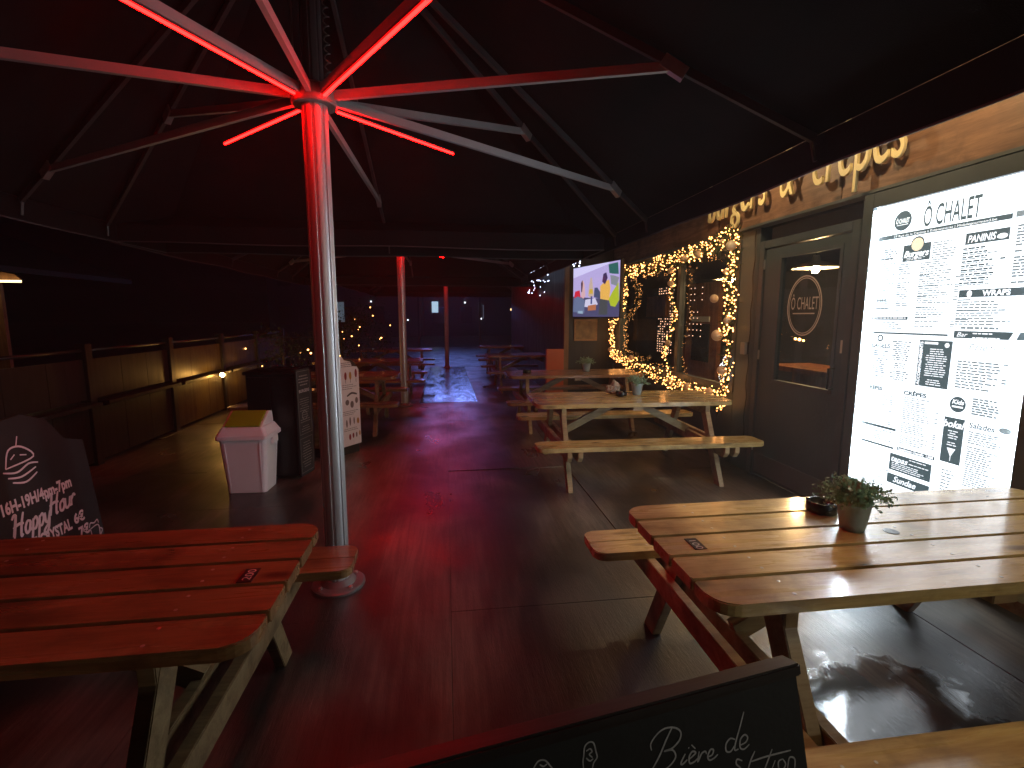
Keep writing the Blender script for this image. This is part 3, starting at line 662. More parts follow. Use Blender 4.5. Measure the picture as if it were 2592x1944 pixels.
right = [(4.80, 2.38), (4.79, 2.10), (4.86, 1.9), (4.76, 1.7), (4.84, 1.5), (4.82, 1.3), (4.80, 1.0), (4.86, .75), (4.93, .58)]
left = [(8.2, 2.25), (7.9, 2.05), (7.85, 1.85), (8.1, 1.6), (8.45, 1.45), (8.4, 1.1), (8.35, .9)]
bottom = [(8.35, .9), (7.9, .86), (7.3, .82), (6.7, .76), (6.2, .72), (5.7, .70), (5.3, .68), (4.95, .72)]
garland('christmas_garland', 'fir garland with warm fairy lights and cream baubles framing the bar window',
        [(top, .13, 1.5), (right, .11, 1.2), (left, .10, 1.1), (bottom, .12, 1.6)], 3, 1350,
        [(4.78, 2.27, .052), (5.42, 2.26, .05), (5.75, 2.25, .045), (6.15, 2.14, .035), (4.86, 2.02, .03), (5.05, 1.75, .045), (4.78, 1.52, .035), (4.95, 1.36, .06), (4.82, 1.0, .05), (7.4, .92, .04), (7.9, .93, .035), (5.55, .72, .05), (5.05, .74, .04), (6.7, 2.25, .04), (7.9, 2.3, .05), (4.95, 2.33, .03), (8.4, 1.42, .035), (8.4, .98, .04), (6.0, .72, .04)])
garland('mullion_garland', 'thin fairy light garland hanging down the middle bar of the window',
        [([(6.16, 2.25), (6.14, 2.0), (6.18, 1.8), (6.05, 1.6), (6.12, 1.4), (6.25, 1.2), (6.3, 1.05), (6.15, .85)], .06, 1.0)], 5, 120,
        [(6.12, 1.98, .04), (6.12, 1.22, .038)])
fg = tag(empty('glowing_figure', M=plane((FX - .03, 5.02, .88), (0, -1, 0), (0, 0, 1))), 'white glowing figure decoration at the lower right corner of the window', 'decoration')
gw = mat('white_neon', (.8, .8, .8), .5, emit=(.85, .95, 1), es=3.2)
B = MB(); B.flat = True
for s in ([(0, .02), (0, .13), (.04, .17), (.09, .13)], [(0, .02), (.05, -.01), (.10, .03), (.085, .07), (.05, .07)], [(.05, .16), (.07, .23), (.12, .25), (.135, .20), (.10, .165), (.06, .15)], [(.04, .13), (.03, .09), (.05, .04)], [(.10, .03), (.13, .06), (.11, .1)], [(.07, .19), (.11, .21)], [(.0, .1), (.05, .09)]): B.ribbon(s, .011, .01)
B.done('light_tube', gw, fg)

# cool white string lights on the far wing
for nm, lab, x0, yr, zr, n, sd in (('icicle_lights', 'cluster of cool white icicle lights on the far wing eaves', 1.93, (8.9, 11.6), (2.1, 2.56), 60, 2), ('icicle_lights', 'few cool white bulbs strung above the television', 2.2, (7.9, 8.5), (2.35, 2.52), 13, 4)):
    rnd = random.Random(sd); b = MB(); w = MB()
    w.tube([(x0, yr[0], zr[1]), (x0, yr[1], zr[1])], .004, 5)
    for k in range(n):
        y = rnd.uniform(*yr); z = zr[1] - abs(rnd.gauss(0, .5)) * (zr[1] - zr[0]); r = rnd.choice((.008, .010, .012, .022 if k % 6 == 0 else .01)); b.ball((x0 - rnd.uniform(0, .05), y, z), r, 1)
        w.tube([(x0, y, zr[1]), (x0, y, z)], .0015, 3)
    rt = tag(empty(nm), lab, 'string lights'); b.done('bulbs', coolbulb_m, rt)['kind'] = 'stuff'; w.done('wire', black_m, rt)

# ------------------------------------------------------------------ television
A, Bq = Vector((2.143, 8.25, 0)), Vector((2.47, 6.9, 0)); tw = (Bq - A).length; th = .80
tv = tag(empty('television', M=plane((A.x, A.y, 1.555), tuple(Bq - A), (0, 0, 1))), 'lit flat television showing people, mounted left of the garlanded window', 'television')
MB().box(-.02, tw + .02, -.02, th + .02, -.06, -.003).done('casing', black_m, tv, bev=.004)
MB().bar((tw * .5, th * .5, -.06), (tw * .45, th * .5, -.42), .05, .05).done('mount_arm', black_m, tv)
def pic_poly(nm, pts, col, z, es=1.0):
    B = MB(); B.flat = True; B.poly([(p[0] * tw, p[1] * th) for p in pts], z)
    o = B.done(nm, mat('screen_%d_%d_%d' % tuple(int(c * 99) for c in col), (.02, .02, .02), .3, emit=col, es=es), scr); return o
B = MB(); B.flat = True; B.rect(0, tw, 0, th, -.002); scr = B.done('screen', mat('screen_wall', (.02, .02, .02), .3, emit=(.50, .42, .78), es=.95), tv)
pic_poly('picture_patch', [(0, 0), (1, 0), (1, .30), (0, .42)], (.07, .07, .16), -.0015)
pic_poly('picture_patch', [(0, .80), (.8, .97), (.8, 1), (0, 1)], (.66, .62, .95), -.0014)
pic_poly('picture_patch', [(.02, .38), (.05, .52), (.16, .54), (.19, .36)], (.62, .02, .05), -.0012)
pic_poly('picture_patch', [(0, .1), (.02, .38), (.12, .42), (.28, .34), (.28, .08)], (.13, .17, .30), -.0011)
pic_poly('picture_patch', [(.20, .40), (.20, .70), (.235, .73), (.27, .66), (.30, .42), (.25, .36)], (.68, .42, .45), -.0010)
pic_poly('picture_patch', [(.20, .5), (.19, .68), (.22, .74), (.235, .66), (.22, .5)], (.06, .02, .03), -.0009)
pic_poly('picture_patch', [(.36, .42), (.38, .62), (.41, .76), (.44, .76), (.46, .62), (.49, .42), (.42, .36)], (.55, .42, .36), -.0010)
pic_poly('picture_patch', [(.38, .45), (.39, .54), (.46, .54), (.47, .45)], (.62, .40, .05), -.0008)
pic_poly('picture_patch', [(.49, .38), (.50, .56), (.56, .56), (.66, .42), (.62, .34)], (.06, .08, .17), -.0009)
pic_poly('picture_patch', [(.63, .34), (.62, .58), (.72, .66), (.80, .68), (.83, .52), (.81, .30)], (.80, .45, .10), -.0007)
pic_poly('picture_patch', [(.66, .66), (.68, .80), (.74, .82), (.77, .72), (.72, .60)], (.05, .03, .10), -.0006)
pic_poly('picture_patch', [(.60, .04), (.62, .34), (.78, .34), (.78, .04)], (.06, .07, .08), -.0008)
pic_poly('picture_patch', [(.28, .20), (.30, .34), (.52, .36), (.58, .24), (.45, .18)], (.62, .60, .80), -.0007)
pic_poly('picture_patch', [(.36, .12), (.36, .22), (.54, .24), (.54, .13)], (.45, .16, .08), -.0006)
pic_poly('picture_patch', [(.42, .25), (.42, .40), (.455, .40), (.455, .25)], (.05, .07, .25), -.0005)
pic_poly('picture_patch', [(.84, .20), (.80, .32), (.86, .44), (.98, .62), (1, .3), (.93, .18)], (.42, .50, .03), -.0006)
pic_poly('picture_patch', [(.78, .96), (.80, .80), (.86, .78), (.98, .76), (.96, .97)], (.03, .13, .12), -.0006)
pic_poly('picture_patch', [(.95, .55), (.84, .60), (.82, .76), (.90, .74), (.99, .70)], (.22, .26, .30), -.0005)
pic_poly('picture_patch', [(.12, .07), (.13, .12), (.24, .12), (.25, .06)], (.30, .42, .55), -.0005)

# ------------------------------------------------------------------ things on the tables
def potplant(loc, label, s=1.0, lit=leaf_m, n=170, seed=1):
    rnd = random.Random(seed); r = tag(empty('potted_plant', loc), label, 'plant')
    MB().lathe([(.001, .003), (.040 * s, .0), (.046 * s, .03 * s), (.056 * s, .10 * s), (.060 * s, .118 * s), (.056 * s, .118 * s), (.05 * s, .09 * s), (.001, .088 * s)], n=36, cap=False).done('pot', pot_m, r, sm=True)
    MB().lathe([(.0, .0), (.050 * s, .0), (.02 * s, .008 * s)], (0, 0, .095 * s), 16, cap=False).done('soil', mat('soil', (.02, .015, .01), .9), r)
    st = MB(); lf = MB(); lf.flat = True
    for k in range(n):
        a = rnd.uniform(0, 2 * math.pi); el = rnd.uniform(.15, 1.45); L = s * rnd.uniform(.06, .125) * (1.0 if el < 1.0 else .85)
        d = Vector((math.cos(a) * math.cos(el), math.sin(a) * math.cos(el), math.sin(el)))
        p0 = Vector((d.x * .03 * s, d.y * .03 * s, .10 * s)); p1 = p0 + d * L * .6 + Vector((0, 0, .01)); p2 = p0 + d * L + Vector((0, 0, -.012 * math.cos(el)))
        st.tube([p0, p1, p2], .0012 * s, 3)
        for q in range(9):
            t = .25 + .75 * q / 8; c = p0.lerp(p1, t) if t < .5 else p1.lerp(p2, (t - .5) * 2)
            w = Vector((rnd.gauss(0, 1), rnd.gauss(0, 1), rnd.gauss(0, .8))).normalized(); dd = (d * .6 + w).normalized(); l = s * rnd.uniform(.011, .019); sd = dd.cross(w + Vector((.1, .2, .3))).normalized() * l * .40
            lf.bm.faces.new([lf.bm.verts.new(x) for x in (c, c + dd * l * .5 + sd, c + dd * l, c + dd * l * .5 - sd)])
    st.done('stems', leaf_m, r)['kind'] = 'stuff'; lf.done('leaves', lit, r)['kind'] = 'stuff'
    return r
potplant((1.535, 1.615, .7505), 'bushy grey green plant in a galvanised pot beside the black ashtray', 1.0, n=210)
potplant((1.96, 4.86, .7505), 'potted plant on the table under the garlanded window', 1.05, seed=2, n=90)
potplant((2.05, 7.05, .7505), 'potted plant on the farther table before the far window end', 1.1, seed=3, n=80)
ash_m = mottled('black_ceramic', (.012, .012, .013), (.02, .02, .022), 30, .22, .1, 50)
ash = tag(empty('ashtray', (1.55, 1.79, .7505)), 'round black ashtray with notched rim left of the pot plant', 'ashtray')
MB().lathe([(.001, .0), (.056, .0), (.060, .006), (.058, .042), (.053, .046), (.048, .043), (.046, .016), (.001, .014)], n=40, cap=False).done('bowl', ash_m, ash, sm=True)
for k in range(3):
    a = R(20 + 120 * k); MB().bar((.044 * math.cos(a), .044 * math.sin(a), .046), (.060 * math.cos(a), .060 * math.sin(a), .046), .012, .008).done('rest', ash_m, ash, bev=.001)
# crumpled napkin and ashtray on table two
rnd = random.Random(9); B = MB(); bmesh.ops.create_icosphere(B.bm, subdivisions=3, radius=.07)
for v in B.bm.verts:
    v.co *= 1 + rnd.uniform(-.22, .22); v.co.z = max(-.045, v.co.z * (1.3 if v.co.x > 0 else .7))
tag(B.done('crumpled_cloth', mottled('grey_cloth', (.3, .26, .24), (.42, .38, .34), 20, .8, .2, 30), None, Matrix.Translation((1.74, 4.98, .7955))), 'crumpled pale cloth lying on the table under the window', 'cloth')
a2 = dup(ash); a2.location = (1.78, 4.83, .7505); a2['label'] = 'small dark ashtray in front of the crumpled cloth'
a3 = dup(ash); a3.location = (1.15, 6.98, .7505); a3['label'] = 'small ashtray on the left end of the third right hand table'

# ------------------------------------------------------------------ white bin
bn = tag(empty('waste_bin', (-1.775, 4.62, 0), R(-2)), 'white plastic bin with lime green swing lid before the black cabinet', 'bin')
def frustum(B, w0, d0, w1, d1, z0, z1, r=.02):
    def rr(w, d): 
        return [(sx * (w / 2 - (r if i % 2 == (0 if sx * sy > 0 else 1) else 0)), sy * (d / 2 - (0 if i % 2 == (0 if sx * sy > 0 else 1) else r))) for (sx, sy) in ((1, 1), (-1, 1), (-1, -1), (1, -1)) for i in (1, 0)]
    a = [B.bm.verts.new((x, y, z0)) for x, y in rr(w0, d0)]; b = [B.bm.verts.new((x, y, z1)) for x, y in rr(w1, d1)]
    for i in range(8): B.bm.faces.new((a[i], a[(i + 1) % 8], b[(i + 1) % 8], b[i]))
    B.bm.faces.new(a[::-1]); B.bm.faces.new(b); return B
frustum(MB(), .33, .25, .395, .32, .001, .49).done('body', white_pl, bn, bev=.004)
for x in (-.13, .13): MB().bar((x * 1.0, -.1275, .03), (x * 1.14, -.161, .46), .006, .008).done('moulding_rib', white_pl, bn)
frustum(MB(), .44, .36, .44, .36, .4903, .53).done('rim', white_pl, bn, bev=.005)
frustum(MB(), .43, .35, .36, .28, .5303, .60).done('lid_collar', white_pl, bn, bev=.004)
for x in (-.165, .145): MB().prism([(-.14, .6005), (.14, .6005), (.12, .70), (.05, .715)], x, x + .02, Matrix(((0, 0, 1, 0), (1, 0, 0, 0), (0, 1, 0, 0), (0, 0, 0, 1)))).done('lid_cheek', white_pl, bn, bev=.003)
MB().box(-.144, .144, 0, .218, 0, .012, Matrix.Translation((0, -.137, .604)) @ Matrix.Rotation(R(29), 4, 'X')).done('swing_flap', lime_pl, bn, bev=.003)
for x in (-.215, .215): MB().box(x - .012, x + .012, -.06, .06, .43, .49).done('grip', white_pl, bn, bev=.004)

# ------------------------------------------------------------------ black cabinet with chalk sign on its side
cb = tag(empty('black_cabinet', (-2.05, 4.82, 0)), 'black service cabinet standing behind the white bin', 'cabinet')
MB().box(.20, .64, .0, .55, .04, 1.02).done('body', black_m, cb, bev=.004)
MB().box(.18, .66, -.02, .57, 1.0203, 1.05).done('worktop', mat('glossy_black_top', (.01, .01, .01), .12), cb, bev=.004)
for x0, x1 in ((.21, .415), (.425, .63)): 
    d = MB().box(x0, x1, -.018, -.001, .06, 1.0).done('cabinet_door', mat('black_lacquer', (.008, .008, .009), .3), cb, bev=.003)
cs = tag(empty('chalk_sign', M=plane((-1.395, 4.74, .05), (.25, .97, 0), (0, 0, 1))), 'narrow chalk menu board on the side of the black cabinet', 'sign')
MB().box(0, .24, 0, 1.02, 0, .018).done('panel', chalk_board, cs, bev=.002)
B = MB(); B.flat = True
for (a, b, c, d) in ((.012, .228, .40, .403), (.012, .228, .36, .363), (.012, .228, 1.0, 1.003), (.012, .228, .03, .033), (.012, .015, .03, .36), (.225, .228, .03, .36), (.012, .015, .40, 1.0), (.225, .228, .40, 1.0)): B.rect(a, b, c, d, .019)
lines(B, .03, .21, .96, .86, .028, .010, .019, .3, center=True); lines(B, .03, .21, .74, .43, .022, .005, .019, .4, center=True); lines(B, .03, .21, .32, .06, .026, .006, .019, .5, center=True)
B.ring((.11, .58), .045, .006, .0195)
B.done('chalk_marks', mat('dim_chalk', (.30, .29, .28), .8), cs)
text('BURGERS', cs, chalk_m, .03, .80, .04, .18, .0195, 'lettering', bold=.001)
# glasses on the worktop
gl = tag(empty('glass_tray', (-1.62, 5.05, 1.0505)), 'dark tray of small glasses glinting on the cabinet top', 'tray')
MB().box(-.17, .17, -.1, .1, 0, .012).done('tray', black_m, gl, bev=.003)
for k in range(6): MB().lathe([(.018, 0), (.026, .075), (.024, .075), (.017, .004)], (-.13 + .052 * k, .03 * (-1) ** k, .0125), 14, cap=False).done('glass', glass_m, gl, sm=True)

# ice cream poster board
ip = tag(empty('poster_stand', M=plane((-1.27, 5.44, .10), (.58, .815, 0), (0, 0, 1))), 'white ice cream price board partly hidden behind the near parasol pole', 'sign')
pts = [(0, 0), (.46, 0), (.46, .86), (.43, .90), (.36, .91), (.34, .96), (.25, .98), (.22, 1.02), (0, 1.03)]
MB().prism(pts, -.02, 0).done('board', mat('poster_white', (.76, .73, .72), .45), ip)
MB().box(.02, .44, -.10, -.001, -.35, -.02).done('foot', black_m, ip)
def blobs(items, nm, col):
    B = MB(); B.flat = True
    for x, y, rx, ry in items: B.disc((x, y), rx, .0012, 18, ry)
    B.done(nm, mat('print_' + nm, col, .5), ip)
blobs([(.26, .80, .018, .045), (.415, .82, .018, .05), (.29, .10, .016, .035), (.34, .11, .014, .03)], 'red_lolly', (.25, .02, .02))
blobs([(.33, .80, .018, .045), (.42, .27, .018, .035), (.44, .12, .012, .03)], 'amber_lolly', (.45, .22, .03))
blobs([(.27, .50, .028, .032), (.34, .47, .026, .04), (.41, .51, .022, .035), (.30, .28, .012, .05), (.25, .26, .012, .045), (.36, .28, .010, .04), (.39, .11, .012, .03)], 'sundae_cup', (.16, .12, .11))
B = MB(); B.flat = True
for x in (.26, .33, .415): B.rect(x - .003, x + .003, .72, .76, .0013)
B.ribbon([(.27, .57), (.34, .60), (.42, .58)], .022, .0013); lines(B, .2, .44, .70, .64, .022, .005, .0013); lines(B, .2, .44, .40, .35, .02, .005, .0013); lines(B, .2, .44, .20, .16, .02, .005, .0013); lines(B, .2, .40, .95, .90, .02, .006, .0013)
B.done('small_print', mat('print_dark', (.08, .06, .06), .5), ip)
B = MB(); B.flat = True; B.poly([(.25, .98), (.34, .955), (.36, .905), (.43, .895), (.40, .94), (.34, .985)], .0012); B.done('chocolate_corner', mat('print_chocolate', (.03, .015, .01), .4), ip)

# ------------------------------------------------------------------ happy hour board
hb = tag(empty('happy_hour_board', M=plane((-2.20, 2.545, 0), (0, 1, 0), (-.10, 0, 1))), 'leaning black happy hour chalkboard behind the left table', 'chalkboard')
Z = .013
MB().prism([(0, 0), (.80, 0), (.80, .80), (.66, .84), (.56, .98), (.40, 1.04), (.22, 1.02), (.10, .90), (0, .86)], -.02, .01).done('board', chalk_board, hb)
pk = mat('chalk_white', (.62, .60, .62), .8)
text('16H-19H/4pm-7pm', hb, pk, .150, .555, .085, .47, Z, 'lettering', bold=.0035)
B = MB(); B.flat = True
def scr_hh(strokes, ox, oy, k, w):
    for s in strokes: B.ribbon([(ox + x * k + y * k * .28, oy + y * k) for x, y in s], w, Z)
H_ = [[(0, .1), (.1, .9), (.0, 1.0), (-.1, .85)], [(.12, 1), (.08, .5), (.05, 0)], [(.5, 1), (.42, .5), (.42, 0), (.52, .05)], [(-.02, .45), (.25, .55), (.55, .5)]]
a_ = [[(.3, .45), (.12, .5), (.02, .25), (.1, 0), (.25, .08), (.3, .45), (.3, .08), (.42, .1)]]
p_ = [[(.05, .5), (.04, 0), (.0, -.5)], [(.05, .4), (.2, .52), (.3, .3), (.2, .02), (.05, .05)]]
y_ = [[(0, .5), (.05, .1), (.2, .05), (.3, .5)], [(.3, .5), (.25, -.2), (.08, -.5), (-.02, -.3), (.3, .0)]]
o_ = [[(.2, .5), (.04, .35), (.06, .05), (.22, 0), (.32, .25), (.2, .5), (.42, .42)]]
u_ = [[(0, .5), (.02, .1), (.15, 0), (.28, .15), (.3, .5)], [(.3, .5), (.3, .1), (.42, .06)]]
r_ = [[(0, .5), (.04, 0)], [(.03, .3), (.15, .52), (.28, .42)]]
def word(letters, x, y, k, w):
    w *= 1.35
    for l, adv in letters: scr_hh(l, x, y, k, w); x += adv * k
word([(H_, .62), (a_, .40), (p_, .37), (p_, .37), (y_, .4)], .185, .42, .115, .0115)
word([(H_, .62), (o_, .38), (u_, .40), (r_, .3)], .43, .445, .115, .0115)
# burger drawing
for s in ([(.24, .78), (.28, .87), (.36, .87), (.42, .80), (.24, .78)], [(.22, .765), (.30, .745), (.38, .77), (.44, .76)], [(.24, .73), (.32, .715), (.42, .74)], [(.26, .70), (.34, .68), (.42, .71)], [(.28, .82), (.31, .84)], [(.34, .83), (.38, .82)], [(.33, .88), (.35, .93)]): B.ribbon(s, .010, Z)
for s in ([(.69, .25), (.70, .17), (.75, .17), (.76, .25), (.69, .25)], [(.76, .23), (.785, .21), (.76, .18)], [(.685, .26), (.70, .285), (.73, .275), (.76, .285), (.765, .26)]): B.ribbon(s, .008, Z)
B.done('chalk_drawing', pk, hb)['kind'] = 'stuff'
text('PINT CRYSTAL', hb, pk, .20, .315, .088, .36, Z, 'lettering', bold=.0035); text('6€', hb, pk, .585, .33, .08, .085, Z, 'lettering', bold=.0035)
text('3 BEERS', hb, pk, .25, .21, .088, .28, Z, 'lettering', bold=.0035); text('7€', hb, pk, .60, .24, .08, .085, Z, 'lettering', bold=.0035)

# ------------------------------------------------------------------ foreground chalkboard
t = R(14); Rv = Vector((.985, .172, 0)); hv = Vector((-.172, .985, 0)); Uv = hv * math.sin(t) + Vector((0, 0, 1)) * math.cos(t)
bb = tag(empty('beer_chalkboard', M=plane((.64, .77, .90), tuple(Rv), tuple(Uv))), 'black framed chalkboard with tasting beer lettering in the foreground', 'chalkboard')
MB().box(-.80, .004, -.92, -.009, -.012, 0).done('slate', chalk_board, bb, bev=.002)
MB().box(-.815, .008, -.0085, .014, -.034, .010).done('top_rail', chalk_frame, bb, bev=.004)
MB().box(-.815, .008, -.925, -.905, -.030, .008).done('bottom_rail', chalk_frame, bb, bev=.003)
M2 = bb.matrix_world.inverted()
WE = MB()
for k in range(150):
    x = -.79 + .785 * random.random()
    if math.sin(x * 23) + random.random() * 1.6 > .6: y = random.gauss(-.0095, .0007); WE.box(x, x + random.uniform(.002, .014), y, y + random.uniform(.0004, .0012), .0003, .0010)
WE.done('worn_edge', chalk_m, bb)['kind'] = 'stuff'

MB().bar(M2 @ Vector((.60, .80, .885)), M2 @ Vector((.53, 1.02, .0)), .03, .02).done('rear_leg', chalk_frame, bb)
MB().bar(M2 @ Vector((-.10, .68, .885)), M2 @ Vector((-.17, .90, .0)), .03, .02).done('rear_leg', chalk_frame, bb)
STK = {'B1': [(-0.274, -0.037), (-0.288, -0.054), (-0.304, -0.076), (-0.319, -0.092)], 'B2': [(-0.318, -0.064), (-0.318, -0.053), (-0.304, -0.041), (-0.288, -0.036), (-0.27, -0.039), (-0.259, -0.048), (-0.262, -0.06), (-0.278, -0.07), (-0.294, -0.071), (-0.278, -0.073), (-0.273, -0.084), (-0.281, -0.093), (-0.295, -0.099), (-0.309, -0.097)], 'i': [(-0.254, -0.085), (-0.264, -0.097), (-0.261, -0.1), (-0.251, -0.095)], 'dot': [(-0.247, -0.078), (-0.245, -0.077)], 'e1': [(-0.249, -0.096), (-0.239, -0.092), (-0.233, -0.088), (-0.24, -0.085), (-0.247, -0.092), (-0.247, -0.102), (-0.238, -0.102), (-0.23, -0.098)], 'acc': [(-0.24, -0.074), (-0.233, -0.082)], 'r': [(-0.226, -0.088), (-0.231, -0.104), (-0.222, -0.093), (-0.214, -0.091), (-0.212, -0.096)], 'e2': [(-0.211, -0.101), (-0.201, -0.1), (-0.197, -0.093), (-0.203, -0.091), (-0.21, -0.1), (-0.207, -0.107), (-0.197, -0.106), (-0.189, -0.102)], 'd': [(-0.15, -0.087), (-0.16, -0.083), (-0.17, -0.09), (-0.171, -0.101), (-0.162, -0.104), (-0.152, -0.096)], 'd2': [(-0.125, -0.046), (-0.137, -0.069), (-0.15, -0.093), (-0.153, -0.104), (-0.145, -0.104)], 'e3': [(-0.143, -0.099), (-0.129, -0.097), (-0.123, -0.09), (-0.129, -0.084), (-0.139, -0.09), (-0.141, -0.103), (-0.133, -0.107), (-0.121, -0.102)], 't1': [(-0.111, -0.116), (-0.122, -0.129), (-0.132, -0.146)], 't2': [(-0.073, -0.122), (-0.084, -0.137), (-0.096, -0.153)], 'bar': [(-0.121, -0.131), (-0.085, -0.131), (-0.032, -0.134)], 'i2': [(-0.069, -0.142), (-0.078, -0.154)], 'o': [(-0.052, -0.144), (-0.062, -0.146), (-0.063, -0.158), (-0.055, -0.162), (-0.047, -0.154), (-0.052, -0.144)], 'n': [(-0.044, -0.163), (-0.038, -0.147), (-0.031, -0.146), (-0.025, -0.152), (-0.028, -0.167)], 's': [(-0.14, -0.125), (-0.15, -0.12), (-0.153, -0.127), (-0.145, -0.137), (-0.153, -0.143)], 'h1': [(-0.443, -0.066), (-0.443, -0.05), (-0.441, -0.042), (-0.438, -0.029), (-0.43, -0.024), (-0.422, -0.027), (-0.419, -0.041), (-0.418, -0.05), (-0.425, -0.057), (-0.429, -0.07)], 'h2': [(-0.436, -0.036), (-0.429, -0.034), (-0.426, -0.039), (-0.431, -0.042), (-0.426, -0.048)], 'h3': [(-0.437, -0.046), (-0.431, -0.052), (-0.425, -0.05)], 'k1': [(-0.53, -0.044), (-0.519, -0.031), (-0.507, -0.032), (-0.499, -0.042), (-0.492, -0.052)], 'k2': [(-0.516, -0.036), (-0.51, -0.04), (-0.504, -0.038)]}
B = MB(); B.flat = True; D = MB(); D.flat = True
for k, s in STK.items(): (D if k[0] in 'hk' else B).ribbon(s, .0030 if k[0] not in 'hk' else .0024, .0012)
B.done('lettering', chalk_m, bb); D.done('finger_drawing', chalk_m, bb)['kind'] = 'stuff'

# ------------------------------------------------------------------ left side: terrace screen, hut, shrubs
fn = tag(empty('terrace_fence', (-3.72, 0, 0)), 'low dark timber terrace screen with amber lit panels on the left', 'fence')
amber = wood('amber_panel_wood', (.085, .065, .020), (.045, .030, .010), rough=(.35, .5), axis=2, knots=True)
for k in range(9):
    y = -.6 + 1.56 * k
    MB().box(-.05, .05, y - .05, y + .05, -.12, 1.28).done('post', dark_wood, fn, bev=.004)
    if k < 8:
        for (z0, z1) in ((.03, .60), (.70, 1.12)):
            for q in range(3): MB().box(-.02, .02, y + .053 + .485 * q, y + .05 + .485 * (q + 1), z0, z1).done('panel', amber if k >= 5 else dark_wood, fn, bev=.002)  # panels away from the lamp get darker wood, dimness put into the colour
        MB().box(-.10, .16, y + .052, y + 1.508, .64, .675).done('mid_rail', dark_wood, fn)
        MB().tube([(0, y + .05, 1.21), (0, y + 1.51, 1.21)], .018, 8).done('top_rail', mat('dark_steel_rail', (.07, .07, .07), .4, metal=.8), fn, sm=True)
tl = tag(empty('rail_lamp', (-3.46, 8.15, .66)), 'small amber lamp glowing under the terrace rail', 'lamp')
MB().lathe([(.03, .055), (.035, .04), (.03, .035)], n=16).done('cap', black_m, tl)
MB().ball((0, 0, 0), .034, 2).done('bulb', mat('amber_lamp', (1, .7, .3), .5, emit=(1, .50, .11), es=170), tl, sm=True)

hut = tag(empty('wooden_hut', (-8.6, 8.0, 0)), 'dark wooden hut with a warm tube lamp under its eave at far left', 'hut')
hw = wood('hut_wood', (.30, .17, .07), (.15, .08, .03), rough=(.5, .7), axis=2, knots=False)
for k in range(12): MB().box(-2.2 + .36 * k, -2.2 + .36 * (k + 1) - .006, .3, .36, -.12, 2.6).done('wall_board', hw, hut)
MB().prism([(-2.4, 2.60), (.6, 2.56), (2.65, 2.17), (2.65, 2.25), (.2, 3.2), (-2.4, 3.2)], -.5, 2.5, Matrix(((1, 0, 0, 0), (0, 0, 1, 0), (0, 1, 0, 0), (0, 0, 0, 1)))).done('roof', mat('hut_roof', (.05, .035, .03), .7), hut)
MB().prism([(.6, 2.09), (2.58, 2.09), (2.5, 2.16), (.6, 2.52)], .06, .10, Matrix(((1, 0, 0, 0), (0, 0, 1, 0), (0, 1, 0, 0), (0, 0, 0, 1)))).done('gable_board', hw, hut)
MB().box(1.2, 2.62, -.02, .02, 2.04, 2.07).done('tube_lamp', mat('warm_tube', (1, .8, .6), .5, emit=(1, .60, .28), es=5), hut)

def shrub(name, loc, h, w, label, cat, n=2500, bulbs=0, seed=1, pot=True, fol=None or fir_m, cone=False):
    rnd = random.Random(seed); r = tag(empty(name, loc), label, cat)
    if pot: MB().box(-w * .45, w * .45, -w * .4, w * .4, 0, .42).done('planter', dark_wood, r, bev=.01)
    MB().tube([(0, 0, .2), (.02, 0, h * .5), (0, .01, h * .9)], .025, 7).done('trunk', dark_wood, r)
    L = MB(); L.flat = True; Bm = MB(); base = .35 if pot else .1
    cl = [(Vector((rnd.gauss(0, .33) * w, rnd.gauss(0, .33) * w, rnd.uniform(base, h))), rnd.uniform(.12, .28) * w) for _ in range(16)]
    for k in range(n):
        if cone: z = base + (h - base) * rnd.random() ** 1.4; rad = w * .55 * (1 - (z - base) / (h - base)) + .03; a = rnd.uniform(0, 6.28); q = rad * rnd.random() ** .5; c = Vector((q * math.cos(a), q * math.sin(a), z))
        else: cc, rr = rnd.choice(cl); c = cc + Vector((rnd.gauss(0, 1), rnd.gauss(0, 1), rnd.gauss(0, 1))) * rr * .6
        d = Vector((rnd.gauss(0, 1), rnd.gauss(0, 1), rnd.gauss(0, 1))).normalized(); l = rnd.uniform(.03, .07); s = d.cross(Vector((.3, .2, .9))).normalized() * l * .3
        L.bm.faces.new([L.bm.verts.new(x) for x in (c, c + d * l * .5 + s, c + d * l, c + d * l * .5 - s)])
        if k < bulbs: Bm.ball(c + Vector((0, -.03, 0)), rnd.choice((.012, .014, .02)), 1)
    L.done('foliage', fol, r)['kind'] = 'stuff'
    if bulbs: Bm.done('fairy_lights', bulb_m, r)['kind'] = 'stuff'
    else: Bm.bm.free()
    return r
shrub('potted_shrub', (-2.3, 11.3, 0), 1.65, 1.5, 'shrub wound with a few warm lights left of the second pole', 'shrub', 4500, 26, 4)
shrub('potted_shrub', (-3.2, 10.2, 0), 1.25, .9, 'dark shrub by the fence with two warm lights', 'shrub', 1500, 5, 6)
sl = tag(empty('table_candle', (-3.4, 9.2, .55)), 'single small orange candle lamp left of the near pole', 'lamp')
MB().ball((0, 0, 0), .03, 2).done('bulb', MAT['amber_lamp'], sl, sm=True); MB().lathe([(.03, -.06), (.035, -.03)], n=12).done('holder', black_m, sl)
MB().tube([(0, 0, -.06), (0, 0, -.55)], .008, 6).done('stem', black_m, sl)

